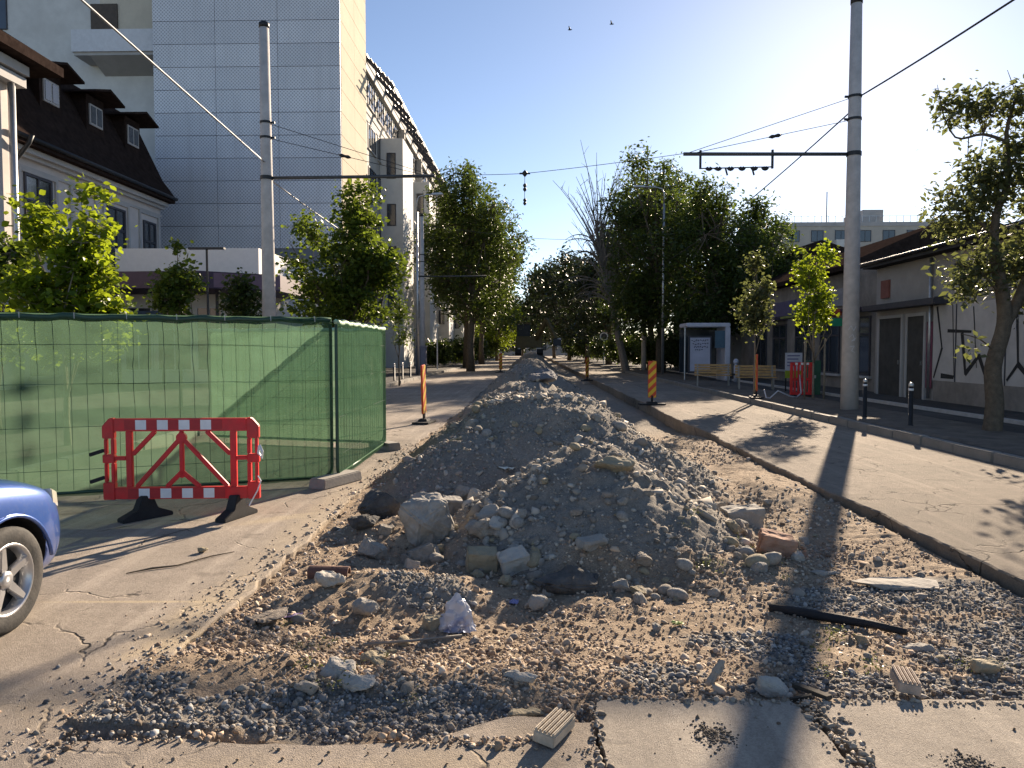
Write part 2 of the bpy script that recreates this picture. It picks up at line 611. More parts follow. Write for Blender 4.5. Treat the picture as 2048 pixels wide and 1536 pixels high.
def slab(name, pts, mat, seed):
    """thick worn slab: outline wobbles, arrises are rounded"""
    out = []
    n = len(pts)
    for i in range(n):
        a, b = Vector(pts[i]), Vector(pts[(i + 1) % n])
        m = max(1, int((b - a).length / .05))
        nr = Vector(((b - a).y, -(b - a).x)).normalized()
        for j in range(m):
            p = a.lerp(b, j / m)
            p += nr * (.035 * float(fbm(p.x, p.y, 3.0, 4, seed)))
            out.append((p.x, p.y))
    c = Vector((sum(p[0] for p in out) / len(out), sum(p[1] for p in out) / len(out)))
    mb = MB()
    k = len(out)
    rings = []
    for (ins, z) in ((.0, -.28), (0, -.03), (.008, -.008), (.025, 0.0)):
        rings.append([((p[0] + (c.x - p[0]) * ins / max(.2, (Vector(p) - c).length) * 1.0), p[1] + (c.y - p[1]) * ins / max(.2, (Vector(p) - c).length), z) for p in out])
    v = [q for r in rings for q in r]
    f = [(i * k + j, i * k + (j + 1) % k, (i + 1) * k + (j + 1) % k, (i + 1) * k + j) for i in range(3) for j in range(k)]
    f.append(tuple(3 * k + j for j in range(k)))
    mb.add(v, f)
    return mb.build(name, mat)


tag(slab('concrete_slab', [(.29, -6), (1.22, -6), (1.29, 2.9), (1.22, 3.46), (.29, 3.47)], slab_mat, 5), 'pale worn road slab left of the wide crack, nearest the camera', 'slab', 'road slabs nearest the camera')
tag(slab('concrete_slab', [(1.34, -6), (6.7, -6), (6.75, 3.36), (3.4, 3.40), (2.3, 3.50), (1.31, 3.47), (1.36, 2.9)], slab_mat, 15), 'pale worn road slab right of the wide crack, nearest the camera', 'slab', 'road slabs nearest the camera')


def kerb_run(name, x, y0, y1, w, h, label, far):
    k = MB().b2(x - w / 2 + .02, x + w / 2 - .02, y0, 400, -.2, h - .05).build(name, M('kerb_core', (.2, .19, .18)), None)
    k['kind'] = 'structure'
    base = MB().box((0, .495, 0), (w, .985, h + .12)).mesh('kerb_stone')
    bm = bmesh.new(); bm.from_mesh(base)
    bmesh.ops.bevel(bm, geom=bm.edges[:], offset=.018, segments=2, affect='EDGES')
    bmesh.ops.recalc_face_normals(bm, faces=bm.faces)
    bm.to_mesh(base); bm.free()
    base.materials.append(M('kerb_concrete', (.24, .225, .20), .9, .2, 5, .4, 40, dirt=(.12, .11, .10)))
    rnd = random.Random(int(abs(x) * 10))
    y = y0
    while y < far:
        o = bpy.data.objects.new('kerb_stone', base)
        COL.objects.link(o)
        o.parent = k
        o.location = (x + rnd.uniform(-.012, .012), y, h - (h + .12) / 2 + rnd.uniform(-.012, .008))
        o.rotation_euler = (rnd.uniform(-.006, .006), 0, rnd.uniform(-.012, .012))
        y += 1.0
    return k


kerb_run('kerb_right', RK + .08, -6, 400, .18, .15, '', 62)
kerb_run('kerb_left', LK - .08, -6, 400, .18, .15, '', 62)
MB().b2(RK + .17, 60, -40, 400, -.3, .14).build('pavement_right', asph_pave)['kind'] = 'structure'
MB().b2(-60, LK - .17, -40, 400, -.3, .14).build('pavement_left', asph_pave)['kind'] = 'structure'
# bare planting strip with soil along the right kerb
ps = MB()
nx_, ny_ = 20, 160
X, Y = np.meshgrid(np.linspace(RK + .2, RK + 2.1, nx_), np.linspace(7, 60, ny_))
Z = .155 + .04 * fbm(X, Y, 1.3, 4, 91) + .015
Z[:, 0] = .12; Z[:, -1] = .12
pl = grid_mesh('planting_strip', X, Y, Z, M('strip_soil', (.12, .10, .08), .95, .4, 3, .7, 18, bdist=.03))
pl['kind'] = 'structure'
# low edging of the paved yard behind the planting strip
yk = MB().b2(9.86, 9.99, 11, 60, .1, .22).build('yard_edging', M('edging_white', (.42, .41, .39), .8, .2, 5, .3, 40))
yk['kind'] = 'structure'


# ------------------------------------------------------------------ gravel and stones
def ico(sub):
    bm = bmesh.new()
    bmesh.ops.create_icosphere(bm, subdivisions=sub, radius=1)
    v = np.array([q.co[:] for q in bm.verts]); f = np.array([[q.index for q in p.verts] for p in bm.faces])
    bm.free()
    return v, f


RNG = np.random.default_rng(7)
IV, IF = ico(1)


def top_z(x, y):
    z = bed_z(x, y)
    on = (x < LE - .02) | (y < np.where(x > .27, 3.46, 3.08))
    return np.where(on, np.maximum(z, .0), z)


def pebbles(name, x, y, s, tint, label, flat=.65, ang=.35, sink=.25, mat=None):
    n = len(x)
    z = top_z(x, y)
    nv = 12
    var = [IV * (1 + ang * (RNG.random((nv, 1)) - .5) * 2) for _ in range(12)]
    vi = RNG.integers(0, 12, n)
    V = np.stack(var)[vi]                                         # n,12,3
    sc = s[:, None] * np.stack([RNG.uniform(.75, 1.35, n), RNG.uniform(.7, 1.2, n), RNG.uniform(flat * .7, flat * 1.3, n)], 1)
    V = V * sc[:, None, :]
    q = RNG.normal(size=(n, 4)) * np.array([.35, .35, 1, 1]); q /= np.linalg.norm(q, axis=1)[:, None]
    a, b, c, d = q[:, 3], q[:, 0], q[:, 1], q[:, 2]
    Rm = np.stack([np.stack([1 - 2 * (c * c + d * d), 2 * (b * c - a * d), 2 * (b * d + a * c)], -1),
                   np.stack([2 * (b * c + a * d), 1 - 2 * (b * b + d * d), 2 * (c * d - a * b)], -1),
                   np.stack([2 * (b * d - a * c), 2 * (c * d + a * b), 1 - 2 * (b * b + c * c)], -1)], 1)
    V = np.einsum('nij,nkj->nki', Rm, V)
    zz = z + s * flat * (1 - 2 * sink) * .6
    V = V + np.stack([x, y, zz], 1)[:, None, :]
    F = (IF[None] + (np.arange(n) * nv)[:, None, None]).reshape(-1, 3)
    me = bpy.data.meshes.new(name)
    fill(me, V.reshape(-1, 3), F)
    ca = me.attributes.new('tint', 'FLOAT_COLOR', 'POINT')
    cc = np.ones((n, nv, 4), np.float32)
    cc[:, :, :3] = tint[:, None, :]
    ca.data.foreach_set('color', cc.ravel())
    o = link(name, me, mat or pebble_mat)
    tag(o, label, 'gravel', None, 'stuff')
    return o


GREY = np.array([[.24, .24, .24], [.16, .165, .17], [.33, .325, .31], [.11, .11, .112], [.29, .26, .22], [.20, .16, .125]])
BROWN = np.array([[.42, .32, .235], [.32, .24, .175], [.52, .43, .335], [.22, .165, .125], [.38, .325, .27]])


def pick(pal, n, jit=.18):
    t = pal[RNG.integers(0, len(pal), n)]
    return np.clip(t * (1 + RNG.normal(0, jit, (n, 1))), .01, .9)


def scatter(n, x0, x1, y0, y1, fn):
    x = RNG.uniform(x0, x1, n); y = RNG.uniform(y0, y1, n)
    k = RNG.random(n) < fn(x, y)
    return x[k], y[k]


def bed_ok(x, y):
    fr = np.where(x > .28, 3.46, 3.04 + .1 * np.sin(x * 5))
    return ((y > fr) & (x > LE + .02) & (x < RE - .05)).astype(float)


# fine brown crumbs and grit over the near bed
x, y = scatter(70000, LE, RE, 3.0, 6.8, lambda x, y: bed_ok(x, y) * (1 - grey_mask(x, y)) * np.clip(.7 + 1.2 * fbm(x, y, 1.2, 3, 61), .15, 1) * np.clip((7.5 - y) / 3.6, .2, 1))
s = np.clip(RNG.lognormal(-5.0, .5, len(x)), .003, .028)
pebbles('brown_grit', x, y, s, pick(BROWN, len(x)), 'brown grit and crumbs of soil strewn over the near bed')
# grey crushed stone in the patches
x, y = scatter(60000, LE - .1, RE, 3.02, 6.2, lambda x, y: np.where(y < 5.6, bed_ok(x, y), 0) * sstep(.35, .7, grey_mask(x, y)) * np.clip((7.0 - y) / 3.2, .25, 1))
s = np.clip(RNG.lognormal(-4.72, .38, len(x)), .005, .026)
pebbles('crushed_stone', x, y, s, pick(GREY, len(x)), 'blue-grey crushed stone spread in front of the rubble heap')
# spill over the left asphalt
x, y = scatter(4200, -2.55, LE + .05, 2.85, 5.2, lambda x, y: np.exp(-np.clip(LE + .02 - x, 0, 9) / .14) * np.clip(1.3 - abs(y - 3.5) * .45, .12, 1))
s = np.clip(RNG.lognormal(-5.1, .5, len(x)), .003, .018)
pebbles('spilled_gravel', x, y, s, np.where(RNG.random((len(x), 1)) < .55, pick(GREY, len(x)), pick(BROWN, len(x))), 'loose gravel spilled over the broken asphalt edge at left')
x, y = scatter(900, -1.9, 2.4, 2.2, 3.5, lambda x, y: np.where(y < np.where(x > .3, 3.42, 3.0), np.exp(-(np.where(x > .3, 3.45, 3.05) - y) / .3) * np.where(x > .3, .35, 1) * ((x < .26) | (x > .34)), 0))
s = np.clip(RNG.lognormal(-5.1, .45, len(x)), .003, .014)
pebbles('clods_on_slab', x, y, s, pick(BROWN * .5, len(x)), 'dark crumbs of earth scattered on the nearest slabs')
# stony surface of the heaps
x, y = scatter(56000, LE, 3.0, 5.2, 14.5, lambda x, y: bed_ok(x, y) * sstep(.4, .8, grey_mask(x, y)) * np.clip(1.25 - .075 * y + .8 * fbm(x, y, 1.0, 3, 66), .1, 1) * (1 - .75 * sstep(.75, .35, np.sqrt(((x - .85) / 1.5) ** 2 + ((y - 6.9) / 1.6) ** 2) + .5 * fbm(x, y, 1.6, 3, 266))))
s = np.clip(RNG.lognormal(-4.75, .5, len(x)), .004, .045)
HEAP = np.array([[.29, .26, .22], [.34, .31, .265], [.23, .205, .18], [.42, .385, .335], [.18, .165, .145]])
pebbles('heap_stones', x, y, s, pick(HEAP, len(x), .15), 'small grey stones covering the rubble heaps')
x, y = scatter(9000, LE + .05, 3.0, 5.3, 13.5, lambda x, y: bed_ok(x, y) * sstep(.4, .8, grey_mask(x, y)) * np.clip(.35 + 1.6 * fbm(x, y, .8, 3, 166), .03, 1) * np.where((y < 7.3) & (x > .2), .45, 1))
s = np.clip(RNG.lognormal(-3.55, .45, len(x)), .014, .085)
pebbles('heap_clods', x, y, s, pick(HEAP * 1.1, len(x), .12), 'dusty half-buried clods and stones in the rubble heaps', .7, .45, .62)
x, y = scatter(4200, LE + .02, RE - .1, 3.25, 7.5, lambda x, y: bed_ok(x, y) * (1 - grey_mask(x, y)) * np.clip(.2 + 1.9 * fbm(x, y, 1.1, 3, 176), .02, 1))
s = np.clip(RNG.lognormal(-4.2, .45, len(x)), .008, .045)
pebbles('earth_clods', x, y, s, pick(BROWN * .9, len(x), .12), 'half-buried brown clods of earth over the near bed', .7, .5, .55)
# right-hand bed behind the front patch
x, y = scatter(9000, .8, RE, 6.0, 16, lambda x, y: bed_ok(x, y) * (1 - grey_mask(x, y)) * np.clip(.5 + 1.5 * fbm(x, y, .9, 3, 68), .03, 1))
s = np.clip(RNG.lognormal(-4.5, .5, len(x)), .005, .04)
pebbles('bed_stones', x, y, s, np.where(RNG.random((len(x), 1)) < .5, pick(HEAP * 1.2, len(x)), pick(BROWN, len(x))), 'stones strewn over the brown bed right of the heaps')
x, y = scatter(2600, LE - .35, LE + .6, 5, 13, lambda x, y: np.clip(1 - np.abs(x - LE - .1) * 2.2, .04, 1))
s = np.clip(RNG.lognormal(-4.6, .5, len(x)), .005, .04)
pebbles('edge_rubble', x, y, s, np.where(RNG.random((len(x), 1)) < .5, pick(HEAP * 1.2, len(x)), pick(BROWN, len(x))), 'crumbled rubble along the left asphalt edge')
x, y = scatter(9000, LE + .1, 2.4, 14, 45, lambda x, y: np.clip(14 / y, .1, 1) * .8)
s = np.clip(RNG.lognormal(-3.6, .5, len(x)), .012, .12)
pebbles('far_rubble', x, y, s, pick(HEAP, len(x)), 'coarse rubble on the far heaps along the dug-up strip')


# ---- single stones
def hull_rock(seed, n=18, box=(1, .8, .65), bev=.05, boxy=.5, rough=0.0):
    rn = random.Random(seed)
    bm = bmesh.new()
    if boxy >= .75:                 # broken concrete block: jittered box with knocked-off corners
        for cx_ in (-1, 1):
            for cy_ in (-1, 1):
                for cz_ in (-1, 1):
                    for q in range(2):
                        bm.verts.new((cx_ * box[0] / 2 * rn.uniform(.74, 1), cy_ * box[1] / 2 * rn.uniform(.74, 1), cz_ * box[2] / 2 * rn.uniform(.78, 1)))
        n = 0
    for i in range(n):
        p = Vector((rn.gauss(0, 1), rn.gauss(0, 1), rn.gauss(0, 1))).normalized()
        m = max(abs(p.x), abs(p.y), abs(p.z))
        p = p.lerp(p / m, boxy) * rn.uniform(.85, 1.05)
        bm.verts.new((p.x * box[0] / 2, p.y * box[1] / 2, p.z * box[2] / 2))
    r = bmesh.ops.convex_hull(bm, input=bm.verts)
    bmesh.ops.delete(bm, geom=list({g for g in r['geom_interior'] + r['geom_unused'] if isinstance(g, bmesh.types.BMVert)}), context='VERTS')
    bmesh.ops.dissolve_limit(bm, angle_limit=R(14), verts=bm.verts, edges=bm.edges)
    bmesh.ops.bevel(bm, geom=bm.edges[:], offset=(bev if boxy < .75 else .03) * min(box), segments=2, affect='EDGES', clamp_overlap=True)
    if rough > 0:
        bmesh.ops.triangulate(bm, faces=bm.faces)
        sz = max(box)
        for _ in range(3):
            es = [e for e in bm.edges if e.calc_length() > sz * .075]
            if es: bmesh.ops.subdivide_edges(bm, edges=es, cuts=1)
            bmesh.ops.triangulate(bm, faces=[f for f in bm.faces if len(f.verts) > 3])
        from mathutils import noise as mn
        bm.normal_update()
        off = Vector((seed * 3.7, seed * 1.3, 0))
        for v in bm.verts:
            q = v.co / sz
            d = mn.noise(q * 3.2 + off) * .055 + mn.noise(q * 8 + off) * .03 + mn.noise(q * 19 + off) * .014
            v.co += v.normal * d * sz * rough
    bmesh.ops.recalc_face_normals(bm, faces=bm.faces)
    me = bpy.data.meshes.new('stone')
    bm.to_mesh(me)
    bm.free()
    return me


def round_rock(seed):
    rn = random.Random(seed)
    bm = bmesh.new()
    bmesh.ops.create_icosphere(bm, subdivisions=2, radius=.5)
    a = [Vector((rn.gauss(0, 1), rn.gauss(0, 1), rn.gauss(0, 1))).normalized() for _ in range(5)]
    for v in bm.verts:
        k = 1 + sum(.10 * math.sin(3 * v.co.dot(d) * 2 + i) for i, d in enumerate(a)) * .5
        v.co = Vector((v.co.x * 1.15 * k, v.co.y * .9 * k, v.co.z * .68 * k))
    me = bpy.data.meshes.new('cobble')
    bm.to_mesh(me)
    bm.free()
    for p in me.polygons: p.use_smooth = True
    return me


rock_grey = M('rock_grey', (.32, .30, .265), .92, .22, 9, .6, 35, dirt=(.17, .155, .14), dscale=4, damt=.6, bdist=.012)
rock_pale = M('rock_pale', (.44, .41, .36), .92, .2, 8, .6, 35, dirt=(.24, .22, .19), dscale=4, damt=.6, bdist=.012)
rock_dusty = M('rock_dusty', (.33, .295, .25), .95, .3, 10, .8, 30, dirt=(.15, .13, .11), dscale=5, damt=.6, bdist=.015)
rock_tan = M('rock_tan', (.33, .275, .185), .92, .25, 9, .6, 35, dirt=(.2, .17, .12), dscale=4, damt=.6)
rock_red = M('brick_red', (.34, .17, .11), .92, .25, 9, .6, 35, dirt=(.3, .25, .2), dscale=4, damt=.6)
asph_dark = M('asphalt_lump', (.075, .072, .07), .95, .35, 14, .9, 40, dirt=(.16, .15, .13), dscale=5, damt=.5, bdist=.02)
asph_chunk = M('asphalt_chunk', (.15, .15, .16), .9, .25, 12, .7, 40, bdist=.02)


def rock(x, y, size, label, mat, seed, box=(1, .8, .65), rot=(0, 0, 0), name='rubble_stone', lift=.3, n=18, boxy=.55, cat='stone', group=None, z=None):
    me = hull_rock(seed, n, tuple(b * size for b in box), .06, boxy, 1.0 if min(box) > .1 else .25)
    zb = float(top_z(np.array([x]), np.array([y]))[0]) if z is None else z
    o = link(name, me, mat, None, False, (x, y, zb + size * box[2] * lift))
    o.rotation_euler = rot
    return tag(o, label, cat, group)


rock(-.92, 6.55, .50, 'largest pale angular concrete boulder at the left foot of the front heap', rock_grey, 64, (.95, .8, 1.0), (.15, -.2, .9), n=40, lift=.32, boxy=.7)
rock(-.86, 7.85, .24, 'square grey concrete block just above the pale boulder', rock_grey, 5, (1, .8, .95), (.15, .1, .2), boxy=.85, lift=.4)
rock(-1.18, 8.15, .34, 'dark rounded stone leaning behind the square block at left', rock_grey, 6, (1.1, .7, .7), (.1, -.2, .5), lift=.4)
rock(-.56, 7.9, .25, 'pale wedge of concrete right of the square block', rock_pale, 7, (1.05, .7, .8), (.2, .25, -.4), lift=.4)
rock(-.78, 8.35, .22, 'grey stone tucked behind the square block', rock_grey, 8, (1, .7, .8), (0, .2, .3), lift=.4)
rock(.76, 6.72, .36, 'long tan concrete lump lying high on the front heap', rock_tan, 9, (1.15, .6, .45), (.1, -.05, .15), boxy=.6, lift=.3)
rock(-.40, 5.86, .25, 'blocky broken concrete piece low on the front heap, left of its twin', rock_tan, 10, (1, .7, .8), (.25, .05, .1), boxy=.8, lift=.35)
rock(-.14, 5.78, .25, 'blocky broken concrete piece low on the front heap, right of its twin', rock_pale, 11, (1.0, .75, .65), (.3, -.2, .35), boxy=.8, lift=.35)
rock(.48, 5.85, .26, 'flat grey stone at the foot of the front heap', rock_grey, 12, (1.1, .7, .5), (.2, -.15, .4), lift=.3)
rock(-.37, 6.45, .24, 'pitted grey stone right of the pale boulder', rock_grey, 13, (1.1, .8, .7), (.2, -.2, .5), lift=.35)
rock(-.3, 6.2, .19, 'small pitted stone below the pitted grey stone', rock_pale, 33, (1.0, .8, .6), (.2, -.2, 1.5), lift=.35)
rock(2.12, 7.45, .36, 'large grey block on the brown bed right of the heap', rock_grey, 14, (1.1, .8, .65), (.05, -.1, .1), boxy=.8, lift=.3)
rock(2.07, 6.25, .27, 'reddish broken brick lump right of the heap', rock_red, 15, (1.1, .8, .7), (.1, .2, -.2), boxy=.75, lift=.35)
rock(-1.52, 7.25, .44, 'black lump of old asphalt beside the left road edge', asph_dark, 16, (1.0, .9, .85), (.1, 0, .3), boxy=.7, lift=.3)
rock(-1.55, 6.75, .3, 'low black asphalt lump in front of the bigger one', asph_dark, 17, (1.1, .9, .55), (0, .1, .8), lift=.25)
rock(.28, 5.42, .42, 'dark earth clod at the foot of the front heap', asph_dark, 18, (1.5, .8, .55), (.1, .1, .3), lift=.15)
rock(.05, 5.05, .17, 'rounded grey stone right of the plastic bag', rock_grey, 19, (1, .9, .7), lift=.3)
rock(1.19, 3.62, .15, 'bright chipped stone resting by the slab crack', rock_pale, 20, (1.2, .9, .6), (.1, .2, -.6), lift=.4)
rock(.93, 3.66, .15, 'upright sliver of stone left of the bright chipped stone', rock_grey, 21, (.5, .35, 1.1), (.1, .5, .2), lift=.4)
rock(-1.0, 3.72, .2, 'flat pale stone in the near gravel, largest of the cluster', rock_pale, 22, (1.4, .8, .4), (.05, .1, -.3), lift=.3)
rock(-.86, 3.56, .18, 'flat pale stone nearest the apron in the near gravel', rock_pale, 23, (1.4, .8, .4), (.1, -.1, -.5), lift=.3)
rock(-1.1, 3.52, .13, 'small grey stone at the left end of the near gravel cluster', rock_grey, 24, (1.1, .8, .6), lift=.3)
rock(-.85, 3.9, .13, 'beige stone behind the near gravel cluster', rock_tan, 25, (1.2, .8, .6), (0, 0, .4), lift=.3)
rock(-1.4, 5.05, .2, 'pale flat stone in the brown grit near the road edge', rock_pale, 26, (1.3, .9, .5), (.1, .1, .5), lift=.3)
rock(-1.08, 4.7, .17, 'smooth greenish stone in the brown grit', rock_grey, 27, (1.1, .9, .8), lift=.35)
rock(-.64, 4.62, .18, 'tan stone in the hollow left of the plastic bag', rock_tan, 28, (.8, .6, .8), (0, .3, .2), lift=.3)
rock(2.75, 5.55, .55, 'thin flat slab of asphalt lying on the right bed', rock_grey, 29, (1.2, .5, .07), (.03, 0, -.1), lift=.6, boxy=.6)
rock(2.3, 5.8, .2, 'small flat slab piece left of the thin asphalt slab', rock_grey, 30, (1.3, .6, .2), (0, 0, .2), lift=.5)
rock(2.42, 3.95, .16, 'beige stone at the right end of the crushed stone', rock_tan, 31, (1.2, .8, .5), lift=.3)
rock(2.25, 4.3, .14, 'grey flat stone on the crushed stone at right', rock_grey, 32, (1.4, .8, .4), lift=.3)
rock(-.05, 3.62, .14, 'curved pale shard lying on the brown grit', rock_pale, 35, (1.5, .5, .3), (0, 0, -.5), lift=.4)
rock(-.03, 3.36, .13, 'brown flat shard near the apron edge', rock_tan, 36, (1.5, .6, .25), (0, .1, .5), lift=.4)
rock(-1.63, 4.55, .24, 'broken flake of asphalt at the left road edge', asph_left, 37, (1.0, 1.6, .16), (0, 0, -.45), lift=.7, boxy=.4, n=12)
# asphalt slabs heaped on the farther mounds
for i, (x, y, s, a, lab) in enumerate([(.05, 15.8, .9, .3, 'broad tilted asphalt chunk on top of the second heap'), (-.55, 15.3, .8, -.4, 'dark asphalt chunk left of the broad tilted chunk'), (.75, 15.6, .75, .9, 'asphalt chunk right of the broad tilted chunk'), (-1.2, 13.4, .85, .1, 'flat asphalt chunk at the left end of the second heap'), (.3, 17.4, .9, 1.2, 'asphalt chunk behind the broad tilted chunk'), (-1.55, 12.5, .4, .5, 'small asphalt lump beside the leaning marker base')]):
    rock(x, y, s, lab, asph_chunk, 50 + i, (1.1, .8, .35), (.25, -.2, a), 'asphalt_chunk', .35, 14, .5, 'asphalt chunk', 'asphalt chunks on the heaps')

# rounded stones around the foot of the heaps and on their flanks: individuals, alike
rr = [round_rock(i) for i in range(6)] + [hull_rock(200 + i, 16, (1.1, .85, .7), .08, .4, .8) for i in range(6)]
for i, me in enumerate(rr): me.materials.append((rock_grey, rock_dusty, rock_tan, rock_grey)[i % 4])
chunks = [hull_rock(300 + i, 16, (1.1, .85, .8), .05, .8 if i % 2 else .6, 1.0) for i in range(6)]
for i, me in enumerate(chunks): me.materials.append((rock_grey, rock_dusty, rock_pale)[i % 3])
rn = random.Random(12)


def stones(n, fx, smin, smax, label, group, pool=None, name='loose_stone'):
    for _ in range(n):
        x, y = fx()
        s = smin + (smax - smin) * rn.random() ** 2
        o = bpy.data.objects.new(name, rn.choice(pool or rr))
        COL.objects.link(o)
        z = float(top_z(np.array([x]), np.array([y]))[0])
        o.location = (x, y, z + s * .16)
        o.scale = (s, s, s)
        o.rotation_euler = (rn.uniform(-.4, .4), rn.uniform(-.4, .4), rn.uniform(0, 6.3))
        tag(o, label, 'stone', group)


def ringpt(a0, a1, r0, r1):
    def f():
        a = R(rn.uniform(a0, a1)); r = rn.uniform(r0, r1)
        return .62 + 1.55 * r * math.cos(a), 7.3 + 1.85 * r * math.sin(a)
    return f


stones(80, ringpt(200, 258, .68, 1.14), .05, .17, 'loose grey stone piled at the left foot of the front heap', 'stones at the left foot of the front heap')
stones(60, ringpt(268, 348, .84, 1.18), .05, .18, 'loose grey stone piled at the right foot of the front heap', 'stones at the right foot of the front heap')
stones(34, lambda: (.62 + rn.uniform(-.9, .9), rn.uniform(6.0, 7.2)), .05, .12, 'loose stone half buried in the face of the front heap', 'stones in the face of the front heap')
stones(46, lambda: (rn.uniform(-1.3, 1.3), rn.uniform(8.7, 11.2)), .06, .2, 'loose stone lying on the second heap behind the front one', 'stones on the second heap')
stones(22, lambda: (rn.uniform(1.7, 3.1), rn.uniform(5.6, 11)), .05, .16, 'loose stone on the brown bed right of the heaps', 'stones on the right bed')
stones(16, lambda: (rn.uniform(-1.7, .1), rn.uniform(3.5, 5.2)), .04, .1, 'loose stone in the near brown grit left of the slabs', 'stones in the near grit')
stones(12, lambda: (rn.uniform(.5, 3.2), rn.uniform(3.7, 5.2)), .04, .1, 'loose stone in the near grit right of the bag', 'stones in the near right grit')

stones(22, lambda: (rn.uniform(-1.35, -.1), rn.uniform(5.9, 8.4)), .10, .26, 'broken grey concrete chunk on the left flank of the front heap', 'concrete chunks on the left flank', chunks, 'concrete_chunk')
stones(8, lambda: (rn.uniform(1.6, 2.4), rn.uniform(6.0, 8.0)), .10, .24, 'broken concrete chunk on the right flank of the front heap', 'concrete chunks on the right flank', chunks, 'concrete_chunk')
# crumbled chips along the far edges of the slabs and dirt caught in their worn dents
n = 900
x = np.concatenate([RNG.uniform(.3, 3.3, n), RNG.normal(1.32, .05, 500), RNG.normal(.27, .03, 200)])
y = np.concatenate([3.47 + RNG.normal(0, .035, n), RNG.uniform(2.3, 3.5, 500), RNG.uniform(2.3, 3.4, 200)])
s = np.clip(RNG.lognormal(-5.0, .5, len(x)), .003, .02)
pebbles('slab_chips', x, y, s, pick(np.array([[.36, .32, .275], [.28, .25, .21], [.2, .17, .14]]), len(x)), 'chips crumbled off the slab edges')
x = np.concatenate([RNG.normal(.78, .045, 420), RNG.normal(1.74, .05, 380)])
y = np.concatenate([RNG.normal(3.12, .05, 420), RNG.normal(2.9, .05, 380)])
s = np.clip(RNG.lognormal(-5.6, .4, len(x)), .002, .008)
pebbles('dirt_in_dents', x, y, s, pick(np.array([[.10, .085, .07], [.14, .12, .10], [.07, .06, .05]]), len(x)), 'dark dirt caught in the worn dents of the slabs')
# ------------------------------------------------------------------ green netted site fence
def net_mat():
    k = NT('green_netting')
    co = k.coord('UV')
    band = k.n('ShaderNodeTexWave', _bands_direction='Y', Vector=co, Scale=26.0, Distortion=1.2, Detail=2.0)
    nz = k.noise(3.0, 5, .6, co)
    tr = k.n('ShaderNodeBsdfTransparent', Color=(.72, .86, .74, 1))
    c = k.mix(k.ramp(nz, [(.3, 0.), (.7, 1.)]), (.045, .105, .065), (.075, .15, .092))
    c = k.mix(k.math('MULTIPLY', k.ramp(k.noise(1.1, 6, .7, co), [(.55, 0.), (.8, 1.)]), .35), c, (.32, .34, .22))
    df = k.n('ShaderNodeBsdfDiffuse', Color=c)
    tl = k.n('ShaderNodeBsdfTranslucent', Color=k.mix(.6, c, (.16, .27, .18)))
    m1 = k.n('ShaderNodeMixShader', i0=.55, i1=df.outputs[0], i2=tl.outputs[0])
    f = k.math('ADD', .30, k.math('MULTIPLY', band.outputs['Fac'], .20))
    m2 = k.n('ShaderNodeMixShader', i0=f, i1=m1.outputs[0], i2=tr.outputs[0])
    return k.done(m2.outputs[0])


netm = net_mat()
wire_green = M('wire_green', (.02, .06, .04), .5, .2, 9, 0, 10, metallic=.3)
frame_green = M('frame_green', (.025, .07, .05), .5, .2, 9, .1, 60, metallic=.2)


